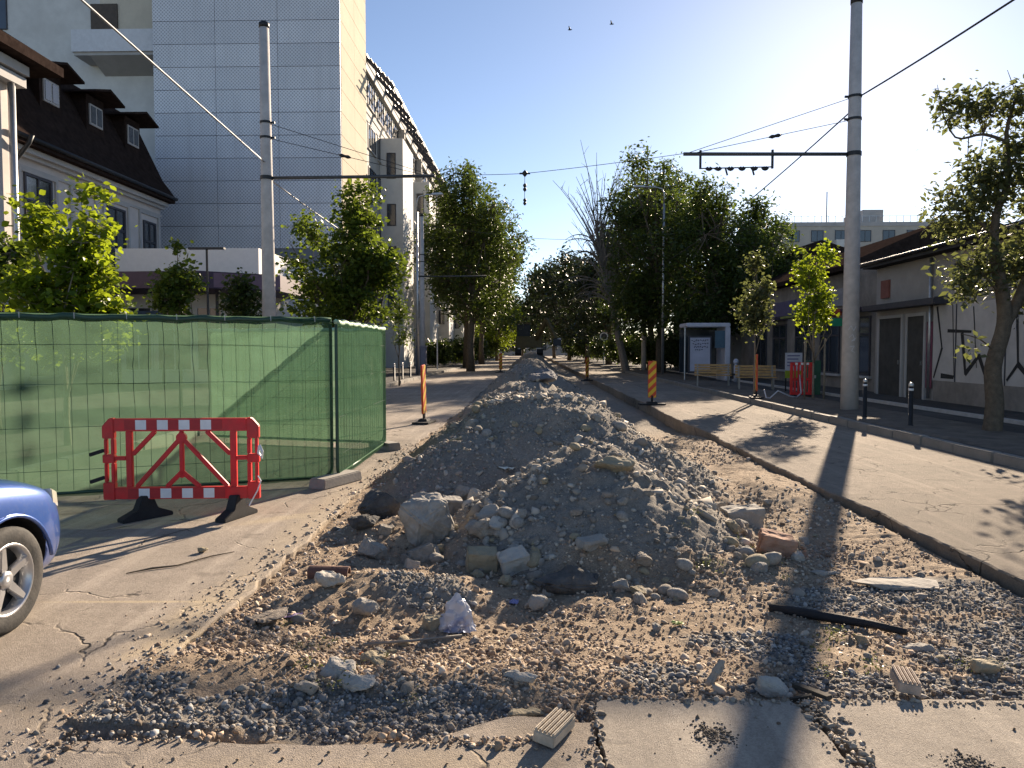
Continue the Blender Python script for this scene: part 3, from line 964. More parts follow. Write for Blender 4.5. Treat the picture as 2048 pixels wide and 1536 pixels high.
def fence_panel(a, b, z0, h, label, sag=.02, seed=1):
    a, b = Vector((a[0], a[1], 0)), Vector((b[0], b[1], 0))
    L = (b - a).length
    ux = (b - a) / L
    un = Vector((ux.y, -ux.x, 0))          # towards the camera side
    t = thing('site_fence', label, 'fence', (a.x, a.y, 0), 'netted site fence panels')
    r = .12
    P = lambda s, z, d=0: a + ux * s + Vector((0, 0, z0 + z)) + un * d
    pts = []
    for (cs, cz, a0) in ((r, r, 180), (L - r, r, 270), (L - r, h - r, 0), (r, h - r, 90)):
        for q in range(6):
            an = R(a0 + 18 * q)
            pts.append(P(cs + r * math.cos(an), cz + r * math.sin(an)))
    pts.append(pts[0])
    MB().tube(pts, .021, 8, False).build('frame', frame_green, t, True)
    w = MB()
    n = int(L / .148)
    for i in range(1, n):
        s = L * i / n
        w.tube([P(s, .03, .012), P(s, h - .03, .012)], .0026, 4, False)
    w.build('vertical_wires', wire_green, t)['kind'] = 'stuff'
    w = MB()
    for z in (.25, .72, 1.19, 1.62):
        w.tube([P(.02, z, .014), P(L - .02, z, .014)], .0034, 4, False)
    w.build('horizontal_wires', wire_green, t)['kind'] = 'stuff'
    # netting hung on the frame, slightly billowed, folded over the top tube
    nx, nz = 110, 64
    S, Zz = np.meshgrid(np.linspace(-.012, L + .012, nx), np.linspace(-.035, h + .024, nz))
    D = .03 + 1.6 * sag * fbm(S, Zz, .9, 4, seed) + .02 * fbm(S * .6 + Zz * .8, Zz * .5, 3.2, 4, seed + 5) + .012 * np.abs(np.sin(Zz / .43 * math.pi)) * fbm(S, Zz, 6, 3, seed + 7)
    edge = np.minimum(np.minimum(S + .012, L + .012 - S), np.minimum(Zz + .035, h + .024 - Zz))
    D = .024 + (D - .024) * np.clip(edge / .15, 0, 1)
    # bottom hem is uneven
    Zz = Zz + np.where(Zz < .0, .02 * fbm(S, Zz * 0, 2.0, 3, seed + 9), 0)
    co = np.stack([a.x + ux.x * S + un.x * D, a.y + ux.y * S + un.y * D, z0 + Zz], -1).reshape(-1, 3) - np.array([a.x, a.y, 0])
    i = np.arange(nx * nz).reshape(nz, nx)
    f = np.stack([i[:-1, :-1], i[:-1, 1:], i[1:, 1:], i[1:, :-1]], -1).reshape(-1, 4)
    me = bpy.data.meshes.new('netting')
    fill(me, co, f)
    uv = me.uv_layers.new(name='UVMap')
    uvv = np.stack([S, Zz], -1).reshape(-1, 2)[f.ravel()]
    uv.data.foreach_set('uv', uvv.astype(np.float32).ravel())
    link('netting', me, netm, t, True)
    # hem folded over the top bar
    hm = MB()
    hp = [P(L * q / 30, h - .012 * abs(math.sin(q * .52 + seed)) + .008 * math.sin(q * 1.7 + seed)) for q in range(31)]
    hm.tube(hp, .034, 6)
    hm.build('top_hem', frame_green if 'front' in label else M('hem_pale', (.32, .48, .34), .7, .2, 9, .2, 30), t, True)
    # cable ties
    rn = random.Random(seed)
    for q in range(7):
        s = L * (q + .6) / 7
        MB().tube([P(s, h + .03, .0), P(s + .01, h + .035, .045), P(s + .012, h - .03, .05)], .003, 4).build('cable_tie', M('tie_white', (.6, .6, .58), .5, .1), t)
    return t


CORN = (-2.46, 9.02)
fence_panel((-5.72, 7.62), CORN, .09, 1.93, 'green netted site fence panel at the front, behind the red barrier', .03, 3)
fence_panel((-9.0, 6.2), (-5.76, 7.60), .09, 1.93, 'green netted site fence panel at the front, left edge of the picture', .03, 4)
fence_panel((CORN[0] + .06, CORN[1] + .03), (-2.45, 12.25), .1, 1.9, 'green netted site fence side panel running away from the corner', .03, 7)
fence_panel((-2.47, 12.32), (-5.8, 13.2), .1, 1.9, 'green netted site fence panel at the back of the enclosure', .03, 8)
blk = MB()
blk.box((-2.40, 8.98, .062), (.24, .78, .125), (0, 0, R(-22)), .93)
tag(blk.build('fence_block', concrete, None, False, .012, (-2.4, 8.98, 0)), 'grey concrete foot block under the corner of the green fence', 'foot block', 'fence foot blocks')
blk = MB()
blk.box((-5.73, 7.60, .062), (.24, .7, .125), (0, 0, R(-22)), .93)
tag(blk.build('fence_block', concrete, None, False, .012, (-5.73, 7.6, 0)), 'grey concrete foot block under the left joint of the green fence', 'foot block', 'fence foot blocks')
blk = MB()
blk.box((-2.46, 12.28, .062), (.24, .7, .125), (0, 0, R(40)), .93)
tag(blk.build('fence_block', concrete, None, False, .012, (-2.46, 12.28, 0)), 'grey concrete foot block under the rear corner of the green fence', 'foot block', 'fence foot blocks')

# ------------------------------------------------------------------ red and white plastic barrier
red = M('barrier_red', (.68, .022, .026), .42, .15, 5, .12, 40, dirt=(.28, .05, .04), dscale=3, damt=.5)
white_ref = M('reflective_white', (.68, .69, .70), .45, .08, 9, .1, 200)
red_ref = M('reflective_red', (.40, .022, .024), .45, .12, 9, .1, 200)


def barrier(cx, cy, rz, label):
    t = thing('plastic_barrier', label, 'barrier', (cx, cy, 0), None)
    k = MB()
    # local frame: x along, z up, front at -y.  outer size 1.50 x .80, bottom at z = .19
    def bx(x0, x1, z0, z1, d=.05):
        k.b2(x0, x1, -d / 2, d / 2, z0, z1)
    x0, x1, z0, z1 = -.75, .75, .19, .99
    def loopbar(px, z0_, z1_, sgn):
        # end post with hand-hole slots, chamfered corner
        k.prism([(0, z0_), (.115, z0_), (.115, z1_), (.075, z1_), (0, z1_ - .10)] if sgn < 0 else [(-.115, z0_), (0, z0_), (0, z1_ - .10), (-.075, z1_), (-.115, z1_)], (px, -.03, 0), (1, 0, 0), (0, 0, 1), (0, 1, 0), .06)
    M4 = Matrix.Translation((cx, cy, 0)) @ Matrix.Rotation(rz, 4, 'Z')
    def out(name, mat, bev=.006, parent=t):
        nonlocal k
        k.xf(M4)
        o = k.build(name, mat, parent, False, bev)
        k = MB()
        return o
    # end posts: pieces around two slots
    for s in (-1, 1):
        e = s * .75
        inn = s * .635
        k.prism([(0, .79), (.115, .79), (.115, .99), (.07, .99), (0, .91)] if s < 0 else [(-.115, .79), (0, .79), (0, .91), (-.07, .99), (-.115, .99)], (e, -.03, 0), (1, 0, 0), (0, 0, 1), (0, 1, 0), .06)
        xa, xb = sorted((e, inn))
        k.b2(xa, xb, -.03, .03, .19, .36)
        k.b2(xa, xb, -.03, .03, .55, .635)
        xo = sorted((e + (-s) * .012, e + (-s) * .042))
        k.b2(xo[0], xo[1], -.022, .022, .36, .55)
        k.b2(xo[0], xo[1], -.022, .022, .635, .79)
        xi = sorted((inn, inn + s * .035))
        k.b2(xi[0], xi[1], -.028, .028, .36, .55)
        k.b2(xi[0], xi[1], -.028, .028, .635, .79)
        out('end_post', red, .007)
        # inner verticals and short cross bar
        k.b2(*sorted((s * .53, s * .47)), -.022, .022, .31, .86)
        k.b2(*sorted((s * .635, s * .53)), -.022, .022, .575, .615)
        out('inner_post', red, .006)
    k.b2(-.635, .635, -.028, .028, .86, .985)
    tb = out('top_board', red, .006)
    k.b2(-.635, .635, -.028, .028, .195, .312)
    bb = out('bottom_board', red, .006)
    for (bo, zz, off) in ((tb, .923, -.02), (bb, .253, .0)):
        for i in range(9):
            xx = -.46 + off + i * .1035
            k.b2(xx - .0517, xx + .0517, -.0315, -.029, zz - .047, zz + .047)
            out('reflective_stripe', white_ref if i % 2 else red_ref, 0, bo)
    br = [((0, .86), (0, .40)), ((0, .80), (-.44, .31)), ((0, .80), (.44, .31)), ((0, .46), (-.15, .31)), ((0, .46), (.17, .31)), ((-.47, .63), (-.25, .86)), ((.47, .63), (.24, .86))]
    for (p, q) in br:
        k.bar((p[0], 0, p[1]), (q[0], 0, q[1]), .042, .036, (0, 1, 0))
        out('lattice_bar', red, .007)
    k.lathe([(.0, -.022), (.05, -.022), (.05, .022), (.0, .022)], (0, 0, 0), 12)
    k.xf(Matrix.Translation((0, 0, .795)) @ Matrix.Rotation(R(90), 4, 'X'))
    out('lattice_hub', red, .004)
    # rubber feet: flared, straddling the bottom board
    for s in (-.36, .52):
        for (xa, xb, ya, za) in ((-.05, .05, .0, .26),):
            k.add([(s - .05, -.05, .23), (s + .05, -.05, .23), (s + .05, .05, .23), (s - .05, .05, .23),
                   (s - .055, -.10, .10), (s + .055, -.10, .10), (s + .055, .10, .10), (s - .055, .10, .10),
                   (s - .06, -.25, .035), (s + .06, -.25, .035), (s + .06, .25, .035), (s - .06, .25, .035),
                   (s - .06, -.25, .0), (s + .06, -.25, .0), (s + .06, .25, .0), (s - .06, .25, .0)],
                  [(0, 1, 2, 3), (0, 4, 5, 1), (1, 5, 6, 2), (2, 6, 7, 3), (3, 7, 4, 0), (4, 8, 9, 5), (5, 9, 10, 6), (6, 10, 11, 7), (7, 11, 8, 4), (8, 12, 13, 9), (9, 13, 14, 10), (10, 14, 15, 11), (11, 15, 12, 8), (15, 14, 13, 12)])
        # the foot is turned across the barrier with a little yaw, as left by the crew
        k.xf(Matrix.Translation((s, 0, 0)) @ Matrix.Rotation(R(-38 if s < 0 else -20), 4, 'Z') @ Matrix.Translation((-s, 0, 0)))
        out('rubber_foot', black_rubber, .006)
    for zc in (.665, .40):
        k.bar((-.74, -.01, zc + .01), (-.86, -.05, zc - .03), .04, .035)
        out('hook_connector', black_rubber, .005)
    k.tube([(.76, -.035, .72), (.79, -.05, .66), (.785, -.045, .60), (.75, -.04, .645), (.76, -.035, .72)], .014, 6)
    out('white_wrap', white_ref, 0)
    k.tube([(.74, -.035, .42), (.77, -.04, .37), (.74, -.05, .28), (.68, -.06, .17), (.66, -.065, .13)], .007, 5)
    out('white_strap', white_ref, 0)
    return t


barrier(-3.42, 7.12, R(4), 'red and white plastic barrier standing in front of the green fence')

# ------------------------------------------------------------------ parked blue car (only its front corner is in the frame)
def paint():
    k = NT('car_paint_blue')
    co = k.coord()
    c = k.mix(k.ramp(k.noise(2.0, 4, .6, co), [(.3, 0.), (.7, 1.)]), (.018, .075, .30), (.03, .11, .38))
    c = k.mix(k.math('MULTIPLY', k.ramp(k.noise(40, 3, .6, co), [(.5, 0.), (.8, 1.)]), .12), c, (.3, .3, .3))
    fl = k.n('ShaderNodeTexVoronoi', Scale=900.0, Vector=co)
    b = k.bsdf(Roughness=.32, Metallic=.35)
    b.inputs['Coat Weight'].default_value = .9
    b.inputs['Coat Roughness'].default_value = .06
    k.t.links.new(c, b.inputs['Base Color'])
    return k.done(b.outputs[0])


def car(xs, yw, label):
    """xs: x of the right flank, yw: y of the front axle; the car points along +Y"""
    hw = .84
    cx = xs - hw
    t = thing('parked_car', label, 'car', (cx, yw, 0))
    pm = paint()
    # stations: y from axle, half width, z bottom, z belt(shoulder), z top(centre)
    st = [(.80, .38, .30, .46, .52), (.775, .52, .22, .54, .61), (.72, .64, .19, .60, .68), (.62, .735, .13, .68, .745), (.50, .785, .13, .74, .80), (.36, .815, .13, .79, .855), (.15, .835, .13, .84, .905),
          (-.1, .84, .13, .875, .945), (-.4, .845, .13, .90, .98), (-.75, .845, .13, .915, 1.0), (-1.3, .845, .13, .925, 1.01), (-2.0, .845, .13, .93, 1.02), (-2.6, .835, .13, .94, 1.03), (-3.0, .80, .22, .94, 1.03), (-3.18, .70, .3, .90, 1.0), (-3.24, .5, .42, .8, .9)]
    n = 28
    rings = []
    for (y, w, zb, zs, zt) in st:
        ring = []
        for i in range(n):
            a = 2 * math.pi * i / n
            ca, sa = math.cos(a), math.sin(a)
            ex = .42
            px = math.copysign(abs(ca) ** ex, ca) * w
            if sa >= 0:
                zz = zs - .06 + (zt - zs + .06) * (abs(sa) ** 1.0 if True else 0)
                px = math.copysign(abs(ca) ** .5, ca) * w
                mid = (zb + zs) / 2
                zz = mid + (zs - mid) * min(1, abs(sa) * 2.2) ** .8 + (zt - zs) * max(0, abs(sa) - .45) / .55
                if abs(sa) > .45: px *= 1 - .02 * (abs(sa) - .45)
            else:
                mid = (zb + zs) / 2
                zz = mid - (mid - zb) * (abs(sa) ** .55)
            # tuck under the bumper / sill
            if zz < .38: px *= 1 - .10 * (.38 - zz) / .2
            ring.append((cx + px, yw + y, zz))
        rings.append(ring)
    k = MB()
    v = [q for r in rings for q in r]
    f = [(i * n + j, i * n + (j + 1) % n, (i + 1) * n + (j + 1) % n, (i + 1) * n + j) for i in range(len(st) - 1) for j in range(n)]
    f.append(tuple(range(n))); f.append(tuple((len(st) - 1) * n + j for j in reversed(range(n))))
    k.add(v, f)
    body = k.build('body', pm, t, True)
    sub = body.modifiers.new('s', 'SUBSURF'); sub.levels = 2; sub.render_levels = 2
    cut = MB()
    for yy in (0, -2.5):
        cut.lathe([(.0, -1.2), (.365, -1.2), (.365, -.52), (.36, -.5), (.0, -.5)], (cx, yw + yy, .31), 40, 'X')
        cut.lathe([(.0, .5), (.36, .5), (.365, .52), (.365, 1.2), (.0, 1.2)], (cx, yw + yy, .31), 40, 'X')
    co_ = cut.build('cutter', M('arch_black', (.012, .012, .013), .8), t)
    bo = body.modifiers.new('b', 'BOOLEAN'); bo.object = co_; bo.operation = 'DIFFERENCE'; bo.solver = 'EXACT'
    dg = bpy.context.evaluated_depsgraph_get()
    me = bpy.data.meshes.new_from_object(body.evaluated_get(dg))
    body.modifiers.clear()
    body.data = me
    if len(me.materials) < 2: me.materials.append(MATS['arch_black'])
    me.materials[0] = pm
    bpy.data.objects.remove(co_)
    for p in me.polygons:
        c = p.center
        ly = c.y
        for yy in (0, -2.5):
            if (ly - yy) ** 2 + (c.z - .31) ** 2 < .372 ** 2 and abs(c.x) < .86:
                p.material_index = len(me.materials) - 1
    # arch lip
    for yy in (0, -2.5):
        for sx in (-1, 1):
            k = MB()
            pts = [(cx + sx * (.826 if yy == 0 else .838), yw + yy + .372 * math.cos(R(a)), .31 + .372 * math.sin(R(a))) for a in range(8, 175, 8)]
            k.tube(pts, .013, 6)
            k.build('arch_lip', pm, body, True)
    # wheels
    alloy = M('alloy', (.52, .52, .53), .32, .08, 9, .05, 60, metallic=.75)
    tyre = M('tyre', (.022, .022, .022), .8, .3, 9, .3, 60, dirt=(.12, .105, .09), damt=.55, dscale=3)
    for yy in (0, -2.5):
        for sx in (-1, 1):
            wx = cx + sx * (hw - .115)
            w = MB()
            prof = [(.205, -.09), (.24, -.098), (.285, -.098), (.307, -.085), (.314, -.05), (.314, .05), (.307, .085), (.285, .098), (.24, .098), (.205, .09)]
            w.lathe(prof, (wx, yw + yy, .312), 40, 'X', False)
            wh = w.build('wheel', tyre, t, True)
            r = MB()
            o = sx * .088
            r.lathe([(.215, o - sx * .10), (.217, o + sx * .0), (.205, o + sx * .008), (.193, o), (.188, o - sx * .09)], (wx, yw + yy, .312), 40, 'X', False)
            r.build('rim', alloy, wh, True)
            d = MB()
            d.lathe([(.0, o - sx * .07), (.19, o - sx * .07), (.19, o - sx * .075), (0, o - sx * .075)], (wx, yw + yy, .312), 24, 'X')
            d.build('brake_disc', dark_metal, wh)
            for q in range(5):
                a = R(90 + 72 * q + 8)
                s = MB()
                ca, sa = math.cos(a), math.sin(a)
                def pt(rad, off, dx): return (wx + o + sx * dx, yw + yy + rad * ca - off * sa, .312 + rad * sa + off * ca)
                s.add([pt(.03, -.03, -.02), pt(.03, .03, -.02), pt(.2, .018, -.002), pt(.2, -.018, -.002), pt(.03, -.03, -.05), pt(.03, .03, -.05), pt(.2, .024, -.04), pt(.2, -.024, -.04)],
                      [(0, 1, 2, 3), (7, 6, 5, 4), (0, 3, 7, 4), (1, 5, 6, 2), (2, 6, 7, 3), (0, 4, 5, 1)])
                s.build('spoke', alloy, wh, False, .004)
            h = MB()
            h.lathe([(.0, o - sx * .05), (.055, o - sx * .05), (.052, o - sx * .012), (.03, o - sx * .006), (0, o - sx * .006)], (wx, yw + yy, .312), 20, 'X')
            h.build('hub_cap', alloy, wh, True)
            for q in range(5):
                a = R(90 + 72 * q + 44)
                nb = MB().lathe([(.0, -.03), (.011, -.03), (.011, .004), (0, .004)], (wx + o - sx * .016, yw + yy + .062 * math.cos(a), .312 + .062 * math.sin(a)), 8, 'X')
                nb.build('wheel_bolt', dark_metal, wh)
    # headlights, bumper seam, grille, indicator
    lens = NT('lamp_lens'); b = lens.bsdf(Roughness=.1); b.inputs['Base Color'].default_value = (.62, .60, .52, 1); b.inputs['Coat Weight'].default_value = 1.0
    lens = lens.done(b.outputs[0])
    for sx in (-1, 1):
        h = MB()
        pr = [(.50, .742, .705), (.62, .695, .665), (.70, .60, .625), (.74, .50, .60)]
        vs_ = []
        for (y, w, z) in pr:
            vs_ += [(cx + sx * (w + .012), yw + y + .004, z - .055), (cx + sx * (w + .004), yw + y + .002, z + .052), (cx + sx * (w - .12), yw + y - .05, z + .05), (cx + sx * (w - .12), yw + y - .05, z - .06)]
        fs = []
        for i in range(3):
            fs += [(4 * i + j, 4 * i + (j + 1) % 4, 4 * i + 4 + (j + 1) % 4, 4 * i + 4 + j) for j in range(4)]
        fs += [(0, 1, 2, 3), (15, 14, 13, 12)]
        h.add(vs_, fs)
        h.build('headlight', lens, t, False, .006)
    MB().b2(cx - .36, cx + .36, yw + .775, yw + .806, .40, .47).build('grille', dark_metal, t, False, .008)
    # cabin
    gl = MB()
    cab = [(-.62, .72, .99, 1.0), (-1.15, .62, 1.0, 1.38), (-1.5, .60, 1.0, 1.44), (-2.2, .60, 1.0, 1.44), (-2.75, .58, 1.0, 1.36), (-3.08, .66, 1.0, 1.02)]
    rr_ = []
    for (y, w, zb, zt) in cab:
        lo = .80 - .03 * (y > -.7)
        rr_ += [(cx - lo, yw + y, zb - .06), (cx - (w if zt > 1.1 else lo - .03), yw + y, zt - .03), (cx - w * .8, yw + y, zt), (cx + w * .8, yw + y, zt), (cx + (w if zt > 1.1 else lo - .03), yw + y, zt - .03), (cx + lo, yw + y, zb - .06)]
    fs = [(6 * i + j, 6 * i + (j + 1) % 6, 6 * i + 6 + (j + 1) % 6, 6 * i + 6 + j) for i in range(5) for j in range(6)] + [(0, 1, 2, 3, 4, 5), (35, 34, 33, 32, 31, 30)]
    gl.add(rr_, fs)
    gl.build('cabin_glass', glass, t, False, .02)
    rf = MB()
    rf.add([(cx + sx * w, yw + y, z) for (y, w, z) in ((-1.13, .55, 1.40), (-1.5, .57, 1.458), (-2.2, .57, 1.458), (-2.76, .54, 1.375)) for sx in (-1, 1)] + [(cx + sx * w, yw + y, z - .03) for (y, w, z) in ((-1.13, .55, 1.40), (-1.5, .57, 1.458), (-2.2, .57, 1.458), (-2.76, .54, 1.375)) for sx in (-1, 1)],
           [(2 * i, 2 * i + 1, 2 * i + 3, 2 * i + 2) for i in range(3)] + [(8 + 2 * i + 2, 8 + 2 * i + 3, 8 + 2 * i + 1, 8 + 2 * i) for i in range(3)] + [(0, 8, 9, 1), (6, 7, 15, 14)] + [(2 * i, 2 * i + 2, 10 + 2 * i, 8 + 2 * i) for i in range(3)] + [(2 * i + 1, 9 + 2 * i, 11 + 2 * i, 2 * i + 3) for i in range(3)])
    rf.build('roof', pm, t, False, .01)
    for sx in (-1, 1):
        mr = MB().box((cx + sx * .93, yw - .95, 1.0), (.16, .09, .12))
        mr.build('wing_mirror', pm, t, False, .025)
    return t


car(-3.01, 4.17, 'blue parked car with five-spoke alloy wheel at the left picture edge')

# ------------------------------------------------------------------ striped road markers (delineators)
yel = M('marker_yellow', (.62, .40, .03), .5, .12, 9, .1, 60)
mred = M('marker_red', (.55, .06, .02), .5, .12, 9, .1, 60)


def marker(x, y, zb, rz, tilt, label, h=1.0, w=.25, group='striped road markers'):
    t = thing('road_marker', label, 'road marker', (x, y, zb), group)
    A = Matrix.Translation((x, y, zb)) @ Matrix.Rotation(rz, 4, 'Z')
    T = A @ Matrix.Translation((0, 0, .08)) @ Matrix.Rotation(tilt, 4, 'Y')
    k = MB().prism([(-.40, -.12), (-.34, -.19), (.34, -.19), (.40, -.12), (.40, .12), (.34, .19), (-.34, .19), (-.40, .12)], (0, 0, 0), (1, 0, 0), (0, 1, 0), (0, 0, 1), .05)
    k.box((0, 0, .075), (.34, .22, .06), None, .8)
    k.xf(A).build('base', black_rubber, t, False, .01)
    k = MB().box((0, 0, .10), (.06, .05, .22))
    k.xf(T).build('stem', black_rubber, t)
    k = MB().b2(-w / 2, w / 2, -.022, .022, .14, .14 + h)
    k.xf(T)
    bd = k.build('board', mred, t, False, .012)
    # diagonal yellow bands on both faces, clipped to the board
    for face in (-1, 1):
        for i in range(-1, 6):
            z0 = .14 + i * .27
            poly = [(-w / 2 + .008, z0), (w / 2 - .008, z0 + w * .9), (w / 2 - .008, z0 + w * .9 + .135), (-w / 2 + .008, z0 + .135)]
            lo, hi = .15, .13 + h
            def clip(pl, lim, keep):
                res = []
                for a, b in zip(pl, pl[1:] + pl[:1]):
                    ia, ib = keep(a[1]), keep(b[1])
                    if ia: res.append(a)
                    if ia != ib:
                        u = (lim - a[1]) / (b[1] - a[1])
                        res.append((a[0] + (b[0] - a[0]) * u, lim))
                return res
            poly = clip(poly, lo, lambda q: q >= lo)
            if len(poly) > 2: poly = clip(poly, hi, lambda q: q <= hi)
            if len(poly) < 3: continue
            k = MB().prism(poly, (0, face * .0235, 0), (1, 0, 0), (0, 0, 1), (0, face, 0), .002)
            k.xf(T).build('yellow_band', yel, bd)
    return t


marker(-2.42, 16.6, .0, R(82), R(-4), 'striped marker leaning on a black base left of the heaps', 1.1)
marker(3.62, 22.3, .0, R(4), 0, 'striped marker facing the camera on the right lane edge', 1.1)
marker(7.0, 23.2, .15, R(80), R(3), 'striped marker seen edge-on beside the right sapling', 1.15)
marker(3.15, 42, -.1, R(45), 0, 'striped marker standing far off right of the heaps', 1.1)
marker(-2.25, 54, .0, R(20), 0, 'striped marker standing far off left of the heaps', 1.2)

# ------------------------------------------------------------------ poles, brackets and overhead line
def tram_pole(x, y, h, side, arm_z, arm_len, label, lean=0.0, bands=(), hang=False, r0=.20, r1=.125):
    t = thing('line_pole', label, 'pole', (x, y, .14), 'concrete poles of the overhead line')
    top = (x + lean, y, h)
    MB().tube([(x, y, -.1), (x + lean * .5, y, h * .5), top], [r0, (r0 + r1) / 2, r1], 20).build('shaft', pole_concrete, t, True)
    MB().lathe([(0, 0), (r1 + .012, 0), (r1 + .012, .12), (r1 * .7, .16), (0, .16)], (top[0], top[1], h - .06), 16).build('cap', dark_metal, t, True)
    rz = lambda z: r0 + (r1 - r0) * z / h
    for z in bands:
        MB().lathe([(rz(z) - .03, -.03), (rz(z) + .014, -.03), (rz(z) + .014, .03), (rz(z) - .03, .03)], (x + lean * z / h, y, z), 18).build('clamp_band', dark_metal, t)
        MB().box((x + lean * z / h + side * (rz(z) + .05), y, z), (.10, .04, .05)).build('clamp_lug', dark_metal, t)
    if arm_len:
        a0 = x + lean * arm_z / h
        MB().lathe([(rz(arm_z) - .03, -.05), (rz(arm_z) + .018, -.05), (rz(arm_z) + .018, .05), (rz(arm_z) - .03, .05)], (a0, y, arm_z), 18).build('clamp_band', dark_metal, t)
        e = a0 + side * arm_len
        MB().tube([(a0 + side * .1, y, arm_z), (e, y, arm_z + .03)], .045, 10).build('bracket_arm', M('arm_grey', (.07, .075, .08), .5, .2, 9, .1, 40, metallic=.4), t, True)
        st = MB()
        for zz, fr in bands_st(bands, arm_len):
            st.tube([(x + lean * zz / h, y, zz), (a0 + side * arm_len * fr, y, arm_z + .06)], .008, 5)
        if st.v: st.build('stay_wire', cable_mat, t)
        for zz, fr in bands_st(bands, arm_len)[:1]:
            p0, p1 = Vector((x, y, zz)), Vector((a0 + side * arm_len * fr, y, arm_z + .06))
            c = p0.lerp(p1, .5)
            MB().tube([p0.lerp(p1, .46), p0.lerp(p1, .48), c, p0.lerp(p1, .52), p0.lerp(p1, .54)], [.015, .05, .035, .05, .015], 8).build('insulator', dark_metal, t, True)
        if hang:
            hb = MB()
            xa, xb = e - side * .42, e - side * 2.2
            for q in (xa, xb):
                hb.bar((q, y, arm_z + .12), (q, y, arm_z - .34), .05, .05)
            hb.bar((xa, y, arm_z - .33), (xb, y, arm_z - .30), .025, .025)
            hb.build('hanger_frame', dark_metal, t)
            for q in (.12, .25, .42, .58, .75, .9):
                c = xa + (xb - xa) * q
                MB().tube([(c - .09, y, arm_z - .33), (c - .04, y, arm_z - .33), (c, y, arm_z - .36), (c + .04, y, arm_z - .33), (c + .09, y, arm_z - .33)], [.015, .055, .04, .055, .015], 8).build('insulator', dark_metal, t, True)
            for q in (.35, .72):
                c = xa + (xb - xa) * q
                MB().bar((c, y, arm_z - .33), (c + .05, y, arm_z - .5), .05, .03).build('wire_clip', dark_metal, t)
    return t


def bands_st(b, L):
    return [(b[0], .93), (b[1], .97)] if len(b) > 1 else []


tram_pole(-7.12, 20, 10.3, 1, 6.28, 4.55, 'tall concrete pole at left with one bracket arm, in front of the panelled tower', -.03, (7.35, 7.75))
tram_pole(8.0, 18.8, 10.2, -1, 6.5, 4.2, 'tall concrete pole at right with insulators hanging from its arm', -.03, (7.35, 7.9), True, .215, .13)
tram_pole(-7.1, 48, 10.3, 1, 6.4, 4.2, 'far concrete pole at left beside the street lamp', 0, (7.35, 7.8), False, .2, .13)
tram_pole(8.3, 55, 10.3, -1, 6.5, 3.2, 'far concrete pole at right among the trees', 0, (7.35, 7.8), False)
# painted scrawl on the right pole
sc = MB()
rn = random.Random(5)
for (zz, pts) in ((2.15, [(-.10, 0), (-.04, .10), (.02, -.02), (.08, .09)]), (1.92, [(-.08, .04), (.0, .12), (.05, -.03), (-.03, -.05), (.09, .03)]), (1.65, [(-.06, .08), (.04, .10), (-.02, -.02), (.06, -.06)])):
    for a, b in zip(pts, pts[1:]):
        r_ = .206
        pa = [(8.0 - .006 + r_ * math.sin(R(-10) + q[0] / r_), 18.8 - r_ * math.cos(R(-10) + q[0] / r_), zz + q[1]) for q in (a, ((a[0] + b[0]) / 2, (a[1] + b[1]) / 2), b)]
        sc.tube(pa, .008, 4)
tag(sc.build('painted_scrawl', M('scrawl_white', (.6, .6, .62), .6, .1)), 'white scribbled graffiti tag painted on the right pole', 'graffiti')


def wire(name, pts, r, label, sag=0.0, n=12, mat=None, group='overhead cables'):
    k = MB()
    out = []
    for a, b in zip(pts, pts[1:]):
        a, b = Vector(a), Vector(b)
        for i in range(n):
            u = i / n
            p = a.lerp(b, u)
            p.z -= sag * 4 * u * (1 - u)
            out.append(p)
    out.append(Vector(pts[-1]))
    k.tube(out, r, 6)
    return tag(k.build(name, mat or cable_mat, None, True), label, 'cable', group)


cable_grey = M('cable_grey', (.30, .30, .31), .5, .1, 9, 0, 10)
wire('overhead_cable', [(-7.3, -14, 9.2), (-7.16, 19.9, 6.68)], .02, 'thick pale cable coming from the upper left to the left pole', .05, 20, cable_grey)
wire('overhead_cable', [(-7.0, 20.1, 6.2), (-7.0, 47.9, 6.6)], .018, 'cable running from the left pole away down the street', .35, 16, cable_grey)
wire('overhead_cable', [(8.1, -16, 8.2), (8.1, 18.7, 7.9)], .02, 'thick dark cable from the upper right corner to the right pole', .75, 24)
wire('overhead_cable', [(7.9, 18.9, 7.55), (8.2, 54.9, 7.3)], .02, 'cable running from the right pole away into the trees', .5, 16)
wire('span_wire', [(-2.6, 20, 6.34), (-.18, 19.5, 6.24), (3.85, 18.8, 6.55)], .007, 'thin span wire crossing the street between the two bracket arms', .02, 8)
wire('span_wire', [(-6.95, 48, 9.7), (.5, 51, 9.25), (8.2, 55, 9.7)], .012, 'farther thin span wire crossing between the far poles', .05, 8)
ins = thing('hanging_insulator', 'string of dark insulators hanging from the span wire over the street', 'insulator', (-.18, 19.5, 5.3))
MB().tube([(-.18, 19.5, 6.27), (-.19, 19.5, 5.42)], .007, 5).build('hanger_wire', cable_mat, ins)
for zz, s in ((6.24, 1.5), (5.93, 1.0), (5.83, 1.0), (5.55, .9), (5.47, .9)):
    MB().tube([(-.18, 19.5, zz + .06 * s), (-.18, 19.5, zz + .02), (-.18, 19.5, zz - .02), (-.18, 19.5, zz - .06 * s)], [.01, .05 * s, .045 * s, .01], 8).build('insulator_disc', dark_metal, ins, True)
MB().bar((-.32, 19.5, 6.24), (-.04, 19.5, 6.24), .03, .04).build('insulator_yoke', dark_metal, ins)


